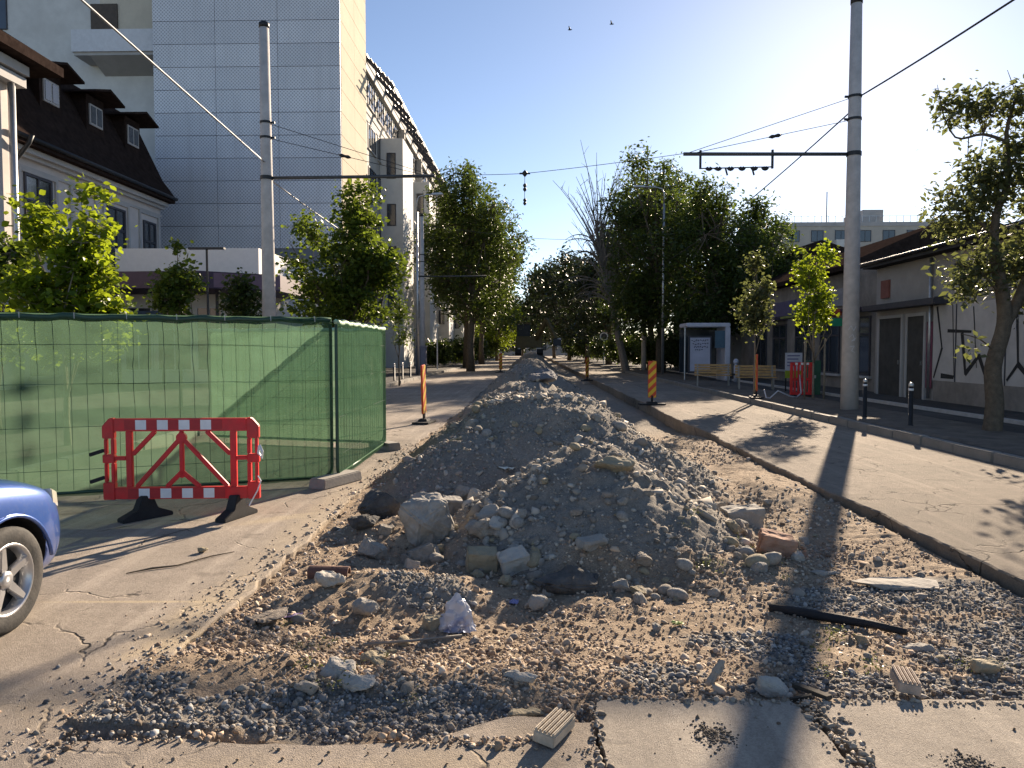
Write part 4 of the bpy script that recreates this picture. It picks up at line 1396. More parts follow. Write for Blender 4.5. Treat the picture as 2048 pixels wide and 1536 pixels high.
def street_lamp(x, y, h, side, label, arm=1.5):
    t = thing('street_lamp', label, 'street lamp', (x, y, .14), 'street lamps')
    MB().tube([(x, y, 0), (x, y, h - 1.0)], [.10, .06], 10).build('post', galv, t, True)
    MB().tube([(x, y, h - 1.05), (x, y, h - .35), (x + side * .12, y, h - .1), (x + side * .5, y, h), (x + side * arm, y, h + .03)], .04, 8).build('arm', galv, t, True)
    k = MB()
    k.add([(x + side * (arm - .15), y - .11, h - .02), (x + side * (arm + .6), y - .14, h + .0), (x + side * (arm + .6), y + .14, h), (x + side * (arm - .15), y + .11, h - .02),
           (x + side * (arm - .1), y - .06, h + .11), (x + side * (arm + .5), y - .09, h + .13), (x + side * (arm + .5), y + .09, h + .13), (x + side * (arm - .1), y + .06, h + .11)],
          [(0, 1, 2, 3), (7, 6, 5, 4), (0, 4, 5, 1), (1, 5, 6, 2), (2, 6, 7, 3), (3, 7, 4, 0)])
    k.build('lamp_head', M('lamp_head_grey', (.5, .51, .52), .5, .1), t, False, .02)
    return t


street_lamp(-6.85, 44.5, 10.9, 1, 'street lamp at left reaching over the road beside the far pole', 1.0)
street_lamp(8.1, 46, 11.6, -1, 'street lamp at right in front of the dark trees', 1.3)

# ------------------------------------------------------------------ bollards
def bollard(label, loc):
    t = thing('bollard', label, 'bollard', loc, 'black steel bollards')
    x, y, z = loc
    MB().lathe([(0, -.05), (.06, -.05), (.06, .02), (.045, .03), (.045, .80), (0, .80)], loc, 14).build('post', dark_metal, t, True)
    MB().lathe([(0, .86), (.03, .855), (.048, .83), (.05, .79), (.046, .785), (0, .785)], loc, 14).build('cap', M('cap_steel', (.5, .5, .48), .35, .1, metallic=.6), t, True)
    MB().lathe([(.0452, .70), (.0475, .70), (.0475, .745), (.0452, .745)], loc, 14).build('reflective_ring', white_ref, t, True)
    return t


b0 = bollard('black bollard with pale ring next to the right pole', (7.4, 16.6, .15))
copy_thing(b0, (7.47, 14.75, .15), 'black bollard with pale ring between the right pole and the near tree')
for i, (yy, lab) in enumerate([(30.8, 'nearest of the bollards along the left kerb beyond the fence'), (32.6, 'second bollard along the left kerb beyond the fence'), (36.2, 'third bollard along the left kerb beyond the fence'), (38.5, 'fourth bollard along the left kerb beyond the fence'), (41, 'fifth bollard along the left kerb beyond the fence')]):
    copy_thing(b0, (-6.75, yy, .14), lab)
# ------------------------------------------------------------------ buildings on the left
def perf_mat():
    k = NT('perforated_panel')
    co = k.n('ShaderNodeNewGeometry').outputs['Position']
    sx = k.n('ShaderNodeSeparateXYZ', Vector=co)
    cb = k.n('ShaderNodeCombineXYZ', X=k.math('ADD', sx.outputs['X'], sx.outputs['Y']), Y=sx.outputs['Z'])
    mp = k.n('ShaderNodeMapping', Vector=cb.outputs[0], Rotation=(0, 0, R(45)))
    vo = k.n('ShaderNodeTexVoronoi', _voronoi_dimensions='2D', Scale=6.4, Randomness=0.0, Vector=mp.outputs[0])
    f = k.ramp(vo.outputs['Distance'], [(.30, 1.), (.40, 0.)])
    nz = k.noise(.5, 4, .6, co)
    oi = k.n('ShaderNodeObjectInfo').outputs['Random']
    base = k.mix(k.ramp(nz, [(.3, 0.), (.7, 1.)]), (.70, .70, .72), (.78, .78, .80))
    base = k.mix(k.math('MULTIPLY', oi, .4), base, (.42, .43, .46))
    c = k.mix(k.math('MULTIPLY', f, .55), base, (.13, .13, .145))
    stn = k.noise(1.0, 5, .7, k.n('ShaderNodeMapping', Vector=cb.outputs[0], Scale=(1.6, .09, 1)).outputs[0])
    c = k.mix(k.math('MULTIPLY', k.ramp(stn, [(.5, 0.), (.75, 1.)]), .35), c, (.34, .33, .33))
    b = k.bsdf(Roughness=.45, Metallic=.15)
    k.t.links.new(c, b.inputs['Base Color'])
    return k.done(b.outputs[0])


perf = perf_mat()
white_wall = M('white_wall', (.62, .62, .60), .85, .08, 1.2, .15, 20, dirt=(.45, .44, .42), dscale=.5, damt=.4)
cream_wall = M('cream_wall', (.60, .54, .44), .85, .08, 1.2, .15, 20, dirt=(.42, .38, .32), dscale=.5, damt=.4)
stone_panel = M('stone_panel', (.52, .465, .37), .95, .06, .6, .08, 20, spec=.05)
grey_wall = M('grey_wall', (.42, .41, .40), .85, .1, 1.2, .15, 20, dirt=(.3, .29, .28), dscale=.5, damt=.4)
roof_dark = M('roof_dark', (.034, .024, .021), .95, .35, 5, .6, 12, bdist=.03, spec=.0)
awning_m = M('awning_dark', (.055, .035, .06), .6, .2, 3, .1, 20)
frame_white = M('frame_white', (.55, .56, .58), .6, .1)
frame_dark = M('frame_dark', (.05, .05, .06), .6, .2)


def window_y(parent, x, y0, y1, z0, z1, fm, nx=2, nz=2, dirx=1, split=None):
    """window in a wall of constant x (faces dirx), with frame, panes and glazing bars"""
    w = MB()
    t = .07
    d = dirx
    w.b2(x - .02 * d, x + .05 * d, y0, y0 + t, z0, z1).b2(x - .02 * d, x + .05 * d, y1 - t, y1, z0, z1)
    w.b2(x - .02 * d, x + .05 * d, y0 + t, y1 - t, z0, z0 + t).b2(x - .02 * d, x + .05 * d, y0 + t, y1 - t, z1 - t, z1)
    for i in range(1, nx):
        q = y0 + (y1 - y0) * i / nx
        w.b2(x - .02 * d, x + .04 * d, q - .025, q + .025, z0 + t, z1 - t)
    if split:
        q = z0 + (z1 - z0) * split
        w.b2(x - .02 * d, x + .043 * d, y0 + t, y1 - t, q - .04, q + .04)
    o = w.build('window', fm, parent)
    for i in range(nx):
        a, b = y0 + (y1 - y0) * i / nx + .03, y0 + (y1 - y0) * (i + 1) / nx - .03
        MB().b2(x - .012 * d, x + .008 * d, a, b, z0 + .05, z1 - .05).build('pane', glass, o)
    MB().b2(x - .02 * d, x + .12 * d, y0 - .1, y1 + .1, z0 - .1, z0 - .002).build('sill', grey_wall, o)
    return o


def window_x(parent, y, x0, x1, z0, z1, fm, nx=2, split=None, gm=None):
    """window in a wall facing the camera (-Y)"""
    w = MB()
    t = .07
    w.b2(x0, x0 + t, y - .05, y + .02, z0, z1).b2(x1 - t, x1, y - .05, y + .02, z0, z1)
    w.b2(x0 + t, x1 - t, y - .05, y + .02, z0, z0 + t).b2(x0 + t, x1 - t, y - .05, y + .02, z1 - t, z1)
    for i in range(1, nx):
        q = x0 + (x1 - x0) * i / nx
        w.b2(q - .03, q + .03, y - .04, y + .02, z0 + t, z1 - t)
    if split:
        q = z0 + (z1 - z0) * split
        w.b2(x0 + t, x1 - t, y - .043, y + .02, q - .04, q + .04)
    o = w.build('window', fm, parent)
    for i in range(nx):
        a, b = x0 + (x1 - x0) * i / nx + .03, x0 + (x1 - x0) * (i + 1) / nx - .03
        MB().b2(a, b, y - .008, y + .012, z0 + .05, z1 - .05).build('pane', gm or glass, o)
    return o


# --- panelled tower
tw = thing('panelled_tower', 'tall pale office tower clad in perforated metal panels behind the left pole', 'building', (-18, 50, 0))
TX0, TX1, TY0, TY1, TZ = -23.9, -12.0, 47.0, 54.2, 34.0
MB().b2(TX0 + .06, TX1 - .06, TY0 + .06, TY1, 0, TZ).build('wall', M('tower_core', (.2, .2, .21)), tw)
ph, pw = 1.42, 3.95
z = 8.1
rows = []
while z < TZ:
    rows.append((z, min(TZ, z + ph))); z += ph
for (za, zb) in rows:
    for i in range(3):
        xa = TX0 + (TX1 - TX0) * i / 3; xb = TX0 + (TX1 - TX0) * (i + 1) / 3
        MB().b2(xa + .012, xb - .012, TY0 - .02, TY0 + .055, za + .016, zb - .016).build('panel', perf, tw)
    for i in range(2):
        ya = TY0 + .06 + (TY1 - TY0 - .06) * i / 2; yb = TY0 + .06 + (TY1 - TY0 - .06) * (i + 1) / 2
        MB().b2(TX1 - .055, TX1 + .015, ya + .012, yb - .012, za + .014, zb - .014).build('panel', stone_panel, tw)
MB().b2(TX1 - .055, TX1 + .012, TY0 + .06, TY1, .1, 8.1).build('side_cladding', stone_panel, tw)
# ground-floor openings seen under the tower side
for ya in (48.0, 51.0):
    window_y(tw, TX1 + .014, ya, ya + 1.6, 1.0, 4.2, frame_white, 3)

# --- low pavilion with dark canopy
pv = thing('restaurant_pavilion', 'low white pavilion with a dark canopy and glazed front, behind the small trees', 'building', (-15, 33, 0))
MB().b2(-18.6, -12.3, 33.1, 46.8, 0, 6.05).build('wall', white_wall, pv)
MB().b2(-18.7, -12.2, 33.0, 46.7, 5.0, 6.2).build('parapet', M('parapet_white', (.72, .72, .71), .8, .05), pv)
cp = MB()
cp.prism([(-18.7, 33.0), (-18.7, 29.9), (-13.4, 29.5), (-10.7, 31.4), (-10.7, 36.5), (-12.19, 36.5), (-12.19, 33.0)], (0, 0, 4.15), (1, 0, 0), (0, 1, 0), (0, 0, 1), .68)
cp.build('canopy', awning_m, pv)
MB().prism([(-13.42, 29.49), (-10.69, 31.39), (-10.69, 31.45), (-13.42, 29.55)], (0, 0, 4.20), (1, 0, 0), (0, 1, 0), (0, 0, 1), .58).build('canopy_lit_side', M('canopy_lit_plum', (.16, .10, .14), .6, .15), pv)  # light on the canopy's angled side, painted as a paler plum sheet
for x in (-18.2, -16.0, -13.6, -11.1):
    MB().tube([(x, 31.8, 0), (x, 31.8, 4.14)], .07, 8).build('canopy_post', frame_dark, pv)
for (xa, xb) in ((-18.4, -17.1), (-16.9, -15.3), (-15.1, -13.9), (-13.7, -12.5)):
    window_x(pv, 33.06, xa, xb, .7, 3.6, frame_white, 2, .65)
MB().b2(-17.9, -16.6, 32.9, 32.96, 2.5, 3.4).build('blue_sign', M('sign_blue', (.05, .10, .18), .5, .2), pv)
MB().tube([(-12.6, 28.6, .1), (-12.6, 28.6, 5.6)], .045, 8).build('light_mast', dark_metal, pv)
MB().b2(-13.3, -11.9, 28.5, 28.7, 5.55, 5.62).build('mast_crossbar', dark_metal, pv)

# --- white block with balcony
wb = thing('white_apartment_block', 'white apartment block with a balcony rising behind the old house', 'building', (-30, 52, 0))
MB().b2(-48, -23.0, 50.0, 58, 0, 36).build('wall', white_wall, wb)
bz = 20.75
MB().b2(-29.7, -23.95, 48.2, 50.0, bz, bz + .3).build('balcony_slab', grey_wall, wb)
MB().b2(-29.8, -23.95, 48.08, 48.2, bz + .2, bz + 1.6).build('balcony_parapet', M('parapet_metal', (.62, .63, .66), .5, .08), wb)
MB().b2(-29.8, -29.68, 48.2, 50.0, bz + .2, bz + 1.6).build('balcony_parapet', white_wall, wb)
MB().b2(-28.9, -24.0, 49.9, 49.99, bz + .35, bz + 5).build('recess_wall', cream_wall, wb)
MB().b2(-29.5, -27.7, 49.8, 49.9, bz + .35, bz + 4).build('balcony_door', M('door_brown', (.09, .07, .055), .7, .2), wb)
MB().prism([(48.2, bz - .003), (50.0, bz - .003), (50.0, bz - .7)], (-28.7, 0, 0), (0, 1, 0), (0, 0, 1), (1, 0, 0), 4.7).build('balcony_console', grey_wall, wb)
window_x(wb, 49.98, -38.0, -35.3, 23.2, 27.5, frame_dark, 2, .6)
window_x(wb, 49.98, -38.0, -35.3, 17.0, 21.0, frame_dark, 2, .6)

# --- old house with dormers
oh = thing('old_house', 'old grey house with dark mansard roof and dormers at the left', 'house', (-17, 22, 0))
HX = -14.2
MB().b2(-24, HX, 19.5, 28.2, 0, 7.3).build('wall', M('plaster_grey', (.55, .50, .47), .9, .12, 1.0, .25, 20, dirt=(.42, .38, .36), dscale=.7, damt=.5), oh)
MB().b2(-24, HX + .45, 10.0, 19.5, 0, 9.2).build('risalit_wall', MATS['plaster_grey'], oh)
for i, (pr, z0, z1) in enumerate(((.05, 6.72, 6.8), (.16, 7.0, 7.1), (.3, 7.102, 7.25))):
    MB().b2(HX, HX + pr, 19.52, 28.25, z0, z1).build('cornice', grey_wall, oh)
# mansard roof and its eave
rf = MB()
rf.prism([(HX + .5, 7.26), (HX + .5, 7.5), (HX + .02, 8.15), (-15.3, 10.5), (-17.5, 11.0), (-24, 11.0), (-24, 7.26)], (0, 19.55, 0), (1, 0, 0), (0, 0, 1), (0, 1, 0), 8.85)
roof = rf.build('roof', roof_dark, oh)
MB().tube([(HX + .55, 19.4, 7.42), (HX + .55, 28.4, 7.42)], .07, 8).build('gutter', dark_metal, oh, True)
MB().tube([(HX + .8, 19.8, 7.42), (HX + .7, 19.8, 7.2), (HX + .2, 19.8, 6.6), (HX + .12, 19.8, 6.3), (HX + .12, 19.8, .3)], .06, 8).build('downpipe', dark_metal, oh, True)
MB().tube([(HX + .62, 19.3, 9.2), (HX + .62, 19.3, .3)], .09, 8).build('downpipe', galv, oh, True)
for yc in (22.3, 24.6, 26.9):
    MB().b2(-15.9, HX - .3, yc - .5, yc + .5, 8.6, 10.0).build('dormer', roof_dark, roof)
    MB().prism([(-.85, 10.0), (0, 10.28), (.85, 10.0), (.85, 9.93), (0, 10.2), (-.85, 9.93)], (HX + .25, yc, 0), (0, 1, 0), (0, 0, 1), (-1, 0, 0), 2.2).build('dormer_roof', roof_dark, roof)
    MB().b2(HX - .31, HX - .26, yc - .36, yc + .36, 9.05, 9.72).build('dormer_frame', grey_wall, roof)
    for s in (-1, 1):
        MB().b2(HX - .265, HX - .245, yc + s * .17 - .13, yc + s * .17 + .13, 9.11, 9.66).build('dormer_pane', glass, roof)
# upper roof over the risalit: wide eave
MB().prism([(HX + 1.2, 9.2), (HX + 1.2, 9.45), (-18, 12.6), (-24, 12.6), (-24, 9.2)], (0, 9.5, 0), (1, 0, 0), (0, 0, 1), (0, 1, 0), 11.1).build('upper_roof', roof_dark, oh)
for zz, pr in ((8.6, .5), (8.9, .65)):
    MB().b2(HX + .44, HX + .45 + pr * .6, 10, 19.7, zz, zz + .25).build('cornice', grey_wall, oh)
for (ya, yb, z0, z1, dark) in ((20.55, 21.75, 4.4, 6.62, frame_dark), (24.6, 25.7, 4.3, 6.5, frame_dark), (26.9, 27.8, 4.2, 6.4, frame_dark)):
    window_y(oh, HX, ya, yb, z0, z1, dark, 2, 2, 1, .66)
for (ya, yb) in ((20.3, 22.0), (22.6, 24.0), (24.35, 25.95), (26.6, 28.05)):
    k = MB()
    k.b2(HX, HX + .06, ya, ya + .1, 3.9, 6.715).b2(HX, HX + .06, yb - .1, yb, 3.9, 6.715).b2(HX, HX + .06, ya + .1, yb - .1, 6.63, 6.715)
    k.build('window_surround', grey_wall, oh)
for (ya, yb) in ((20.6, 21.8), (22.8, 23.9), (24.6, 25.7), (26.9, 27.8)):
    window_y(oh, HX, ya, yb, .9, 3.0, frame_dark, 2, 2, 1, .66)
MB().b2(HX, HX + .15, 19.6, 28.2, 3.3, 3.5).build('string_course', grey_wall, oh)

# the house is a large one and stands well back from the street
oh.scale = (1.45, 1.45, 1.45)
oh.location = (-24.65, 31.9, -.74)

# --- long office block beyond the tower, with stair towers, fins and a roof pergola
ob = thing('office_block', 'long pale office block with roof pergola receding beyond the tower', 'building', (-14, 80, 0))
BX = -12.6
MB().b2(-26, BX, 54.3, 150, 0, 23.4).build('wall', M('block_wall', (.36, .34, .31), .85, .1, 1.2, .15, 20), ob)
MB().b2(-26, BX + .25, 54.3, 150, 22.6, 23.5).build('roof_edge', grey_wall, ob)
# pergola: sloping lattice above the roof edge, girders and bars
for i in range(24):
    y = 56 + i * 3.6
    g = MB().bar((BX - 1.4, y, 25.2), (BX + 2.3, y, 21.2), .14, .28)
    g.build('pergola_girder', frame_dark, ob)
for j in range(13):
    u = j / 12
    p = (BX - 1.4 + 3.7 * u, 25.2 - 4.0 * u)
    MB().bar((p[0], 55.0, p[1] + .14), (p[0], 142, p[1] + .14), .10, .06).build('pergola_bar', frame_dark if j % 3 else galv, ob)
for i, yy in enumerate((62, 78, 96, 116)):
    o = MB().b2(BX, BX + 1.9, yy, yy + 5.2, 0, 19.2).build('stair_tower', white_wall, ob)
    window_x(ob, yy - .01, BX + .55, BX + 1.3, 15.9, 18.0, frame_dark, 1)
    for zz in (5, 8.5, 12):
        window_x(ob, yy - .01, BX + .55, BX + 1.3, zz, zz + 1.8, frame_dark, 1)
for y in np.arange(71, 140, 10.8):
    MB().b2(BX, BX + .55, y - .18, y + .18, 3.6, 22.5).build('fin', M('fin_grey', (.42, .40, .37)), ob)
for r_ in range(6):
    z0 = 4.2 + r_ * 3.25
    for y in np.arange(57.4, 108, 3.6):
        window_y(ob, BX + .005, y, y + 2.7, z0, z0 + 1.9, frame_dark, 3)
for y in np.arange(55.2, 108, 4.2):
    window_y(ob, BX + .005, y, y + 2.4, .5, 2.6, frame_dark, 2)
MB().b2(BX, BX + .35, 54.4, 150, 3.0, 3.5).build('plinth_ledge', grey_wall, ob)

fb = thing('far_block', 'far beige apartment block showing over the left trees', 'building', (-22, 170, 0))
MB().b2(-34, -22, 162, 190, 0, 43).build('wall', cream_wall, fb)
MB().b2(-31, -25, 165, 175, 43, 47).build('roof_room', grey_wall, fb)
for r_ in range(9):
    for i in range(3):
        window_x(fb, 161.99, -33 + i * 3.8, -31.2 + i * 3.8, 10 + r_ * 3.4, 11.8 + r_ * 3.4, frame_dark, 2)

# ------------------------------------------------------------------ buildings on the right
dark_brick = M('dark_render', (.25, .225, .20), .9, .25, 1.5, .3, 20, dirt=(.1, .09, .08), dscale=.8, damt=.6)
grey_render = M('grey_render', (.33, .31, .29), .9, .15, 1.2, .25, 20, dirt=(.25, .235, .22), dscale=.7, damt=.6)
gb = thing('graffiti_building', 'low grey building with black graffiti strokes behind the near right tree', 'building', (14, 20, .14))
GX = 12.0
MB().b2(GX, 20, 12.0, 26.2, .1, 4.45).build('wall', grey_render, gb)
MB().prism([(GX - .45, 4.45), (GX - .45, 4.72), (16, 5.3), (20.4, 4.7), (20.4, 4.45)], (0, 11.8, 0), (1, 0, 0), (0, 0, 1), (0, 1, 0), 14.5).build('roof', M('roof_grey', (.06, .06, .062), .95, .2, 2, .3, 10, spec=.0), gb)
MB().b2(GX - .06, GX, 12.0, 22.3, .1, .75).build('plinth', dark_brick, gb)
MB().b2(GX - .05, GX, 12.0, 22.4, .75, 2.95).build('pale_panel', M('panel_grey', (.46, .44, .42), .8, .15, 1.5, .2, 20, dirt=(.38, .36, .34), damt=.5), gb)
for y in (14.2, 16.6, 19.0, 21.2):
    MB().b2(GX - .066, GX - .05, y - .02, y + .02, .75, 2.95).build('panel_joint', frame_dark, gb)
MB().b2(GX - .5, GX, 21.6, 26.2, 2.98, 3.16).build('door_canopy', frame_dark, gb)
for (ya, yb) in ((22.9, 23.9), (24.3, 25.8)):
    d = MB().b2(GX - .05, GX - .004, ya, yb, .14, 2.7).build('door', M('door_dark', (.05, .048, .045), .7, .3, 3), gb)
    MB().box((GX - .07, ya + .12, 1.25), (.04, .03, .14)).build('handle', galv, d)
MB().b2(GX - .062, GX - .05, 22.42, 22.75, .5, 2.5).build('painted_panel', M('panel_mauve', (.19, .06, .09), .8, .35, 1.2, .1, 20), gb)
MB().b2(GX - .07, GX - .001, 25.2, 25.75, 3.4, 4.0).build('red_sign', M('sign_brick', (.24, .09, .07), .8, .2), gb)
MB().tube([(GX - .08, 22.55, 4.4), (GX - .08, 22.55, .2)], .05, 8).build('downpipe', galv, gb, True)
MB().tube([(GX - .5, 11.8, 4.6), (GX - .5, 26.3, 4.6)], .06, 8).build('gutter', dark_metal, gb, True)
MB().b2(GX - .14, GX - .001, 19.3, 19.8, 3.3, 3.75).build('meter_box', grey_wall, gb, False, .01)
for y in (15.2, 18.0, 20.9):
    f_ = MB().b2(GX - .04, GX - .001, y - .5, y + .5, 3.35, 4.1).build('vent_window', frame_dark, gb)
    for q in range(4):
        MB().b2(GX - .06, GX - .041, y - .46, y + .46, 3.42 + q * .17, 3.46 + q * .17).build('louvre', grey_wall, f_)
for (ya, yb) in ((22.9, 23.9), (24.3, 25.8)):
    MB().b2(GX - .08, GX - .002, ya - .1, ya - .002, .14, 2.8).b2(GX - .08, GX - .002, yb + .002, yb + .1, .14, 2.8).b2(GX - .08, GX - .002, ya, yb, 2.702, 2.8).build('door_frame', grey_wall, gb)
wire_run = MB().tube([(GX - .03, 12, 3.2), (GX - .03, 16, 3.12), (GX - .03, 19.3, 3.2), (GX - .03, 22.4, 3.22)], .015, 5)
wire_run.build('wall_cable', cable_mat, gb)
# graffiti: dark brush strokes on the pale panels (flat paint)
strokes = [[(22.2, 2.9), (21.9, 1.7), (22.3, .85)], [(21.9, .9), (21.3, .88)], [(21.4, 2.9), (21.25, .9)], [(21.6, 2.2), (20.5, 2.15)], [(20.9, 2.1), (20.7, 1.0), (20.1, 1.5), (19.7, .8)], [(20.4, 2.8), (20.2, 1.2)],
           [(18.6, 2.7), (18.5, 1.3), (18.9, .9)], [(18.5, 1.3), (17.9, .85), (17.4, 1.0)], [(17.8, 2.6), (17.6, .9)], [(17.5, 1.6), (16.9, 2.4), (16.8, .9)], [(17.2, 1.0), (16.5, 2.2), (16.2, .8)], [(15.9, 2.7), (15.7, .9), (15.2, .85)], [(15.3, 2.6), (14.8, 1.6), (15.1, .9)]]
for si, st in enumerate(strokes):
    gf = MB()
    for a, b in zip(st, st[1:]):
        dv = Vector((b[0] - a[0], b[1] - a[1])); L = dv.length; dv /= L
        nrm = Vector((-dv.y, dv.x)) * (.05 + .03 * math.sin(si * 2.1))
        p = [Vector(a) - dv * .03 + nrm, Vector(a) - dv * .03 - nrm, Vector(b) + dv * .03 - nrm * .7, Vector(b) + dv * .03 + nrm * .7]
        off = GX - .0535 - .0004 * len(gf.v) / 4 - .0008 * si
        gf.add([(off, q.x, q.y) for q in p], [(0, 1, 2, 3)])
    gf.build('graffiti_stroke', M('graffiti_black', (.02, .02, .022), .7, .2), gb)

sb = thing('shop_row', 'dark row of shops with a hipped roof behind the right pole and saplings', 'building', (15, 33, .14))
MB().b2(GX + .35, 21, 26.4, 44, .1, 4.7).build('wall', dark_brick, sb)
MB().prism([(GX - .1, 4.7), (GX - .1, 4.9), (15.5, 6.5), (17.5, 6.5), (21.3, 4.9), (21.3, 4.7)], (0, 28.6, 0), (1, 0, 0), (0, 0, 1), (0, 1, 0), 15.6).build('roof', roof_dark, sb)
MB().prism([(GX - .1, 4.7), (21.2, 4.7), (17.5, 6.4), (15.5, 6.4)], (0, 28.6, 0), (1, 0, 0), (0, 0, 1), (0, -1, 0), .02).build('roof_hip', roof_dark, sb)
for i, y in enumerate((27.3, 30.0, 33.0, 36.2, 39.2)):
    window_y(sb, GX + .345, y, y + 2.0, .7, 2.9, frame_dark, 2, 2, -1, .7)
    MB().b2(GX - .35, GX + .35, y - .1, y + 2.1, 3.1, 3.2).build('shop_awning', M('awning_olive', (.20, .22, .06), .7, .2) if i == 2 else awning_m, sb)
MB().b2(GX + .27, GX + .345, 29.4, 32.4, 3.4, 4.1).build('shop_fascia', M('fascia_grey', (.25, .25, .27), .7, .2), sb)
MB().b2(GX + .27, GX + .345, 35, 38, 3.3, 4.0).build('shop_fascia', M('fascia_violet', (.10, .09, .16), .7, .2), sb)

ab = thing('far_apartment_right', 'far beige apartment block with roof railing, left of the right pole', 'building', (60, 120, 0))
MB().b2(37, 62, 112, 135, 0, 20.0).build('wall', M('beige_far', (.44, .41, .36), .85, .1, .6, .1, 10), ab)
MB().b2(36.8, 62.2, 111.9, 135, 20, 20.6).build('roof_edge', grey_wall, ab)
MB().b2(49.5, 52.5, 113, 120, 20.6, 22.6).build('roof_room', grey_wall, ab)
rl = MB()
for i in range(26): rl.bar((37 + i, 112, 20.6), (37 + i, 112, 21.5), .06, .06)
rl.bar((37, 112, 21.5), (62, 112, 21.5), .06, .06)
rl.build('roof_railing', galv, ab)
for r_ in range(5):
    for i in range(7):
        x = 38 + i * 3.5
        if i in (2, 5):
            MB().b2(x - .2, x + 2.2, 110.9, 111.98, 4.0 + r_ * 3.2, 5.1 + r_ * 3.2).build('balcony', white_wall, ab)
        window_x(ab, 111.98, x, x + 1.8, 4.9 + r_ * 3.2, 6.6 + r_ * 3.2, frame_dark, 2)
MB().tube([(44.5, 114, 20.6), (44.5, 114, 25.5)], .08, 5).build('antenna', dark_metal, ab)

db = thing('backdrop_house', 'dark two-storey house hidden behind the right trees', 'building', (14, 56, 0))
MB().b2(12.6, 24, 48, 66, 0, 6.6).build('wall', grey_render, db)
MB().prism([(12.2, 6.6), (18.3, 8.6), (24.4, 6.6)], (0, 47.6, 0), (1, 0, 0), (0, 0, 1), (0, 1, 0), 18.8).build('roof', roof_dark, db)
for y in (49.5, 53, 57, 61):
    window_y(db, 12.59, y, y + 1.3, 1.0, 2.7, frame_white, 2, 2, -1, .7)
    window_y(db, 12.59, y, y + 1.3, 4.0, 5.7, frame_white, 2, 2, -1, .7)
for xa in (13.8, 16.6, 19.6):
    window_x(db, 47.99, xa, xa + 1.3, 4.0, 5.7, frame_white, 2, .7)

fe = thing('street_end_building', 'grey low building closing the far end of the street', 'building', (0, 235, 0))
MB().b2(-22, 20, 232, 245, 0, 9.5).build('wall', grey_render, fe)
MB().prism([(-22.5, 9.5), (20.5, 9.5), (16, 12.5), (-18, 12.5)], (0, 231.6, 0), (1, 0, 0), (0, 0, 1), (0, 1, 0), 14).build('roof', roof_dark, fe)
for r_ in range(2):
    for i in range(12):
        window_x(fe, 231.98, -20 + i * 3.3, -18.4 + i * 3.3, 1.5 + r_ * 4, 4 + r_ * 4, frame_dark, 2)
# ------------------------------------------------------------------ trees
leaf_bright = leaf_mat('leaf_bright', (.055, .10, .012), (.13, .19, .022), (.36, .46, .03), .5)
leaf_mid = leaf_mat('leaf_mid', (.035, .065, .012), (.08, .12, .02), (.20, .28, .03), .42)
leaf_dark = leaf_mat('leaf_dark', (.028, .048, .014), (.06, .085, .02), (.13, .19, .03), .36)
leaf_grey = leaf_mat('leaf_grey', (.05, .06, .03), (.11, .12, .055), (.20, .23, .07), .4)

leaf_far = leaf_mat('leaf_far', (.02, .032, .012), (.04, .055, .018), (.05, .075, .02), .2)
LEAF_A = np.array([[0, 0, 0], [.36, .30, .05], [.42, .58, .02], [0, 1, .0], [-.42, .58, .02], [-.36, .30, .05], [0, .45, -.06]])   # broad, lobed
LEAF_AF = np.array([[0, 1, 6], [1, 2, 6], [2, 3, 6], [3, 4, 6], [4, 5, 6], [5, 0, 6]])
LEAF_B = np.array([[0, 0, 0], [.26, .45, .05], [0, 1, 0], [-.26, .45, .05]])
LEAF_BF = np.array([[0, 1, 2], [0, 2, 3]])


def leaves(pos, size, rng, broad, up=.5):
    n = len(pos)
    LV, LF = (LEAF_A, LEAF_AF) if broad else (LEAF_B, LEAF_BF)
    nrm = rng.normal(size=(n, 3)); nrm[:, 2] = np.abs(nrm[:, 2]) + up
    nrm /= np.linalg.norm(nrm, axis=1)[:, None]
    d = rng.normal(size=(n, 3)); d[:, 2] -= .35
    d -= nrm * (d * nrm).sum(1)[:, None]
    d /= np.linalg.norm(d, axis=1)[:, None] + 1e-9
    s = np.cross(d, nrm)
    sz = size * np.clip(rng.lognormal(-.08, .32, n), .4, 1.7)
    V = pos[:, None, :] + sz[:, None, None] * (LV[None, :, 0:1] * s[:, None, :] + LV[None, :, 1:2] * d[:, None, :] + LV[None, :, 2:3] * nrm[:, None, :])
    F = (LF[None] + (np.arange(n) * len(LV))[:, None, None]).reshape(-1, 3)
    return V.reshape(-1, 3), F, len(LV)


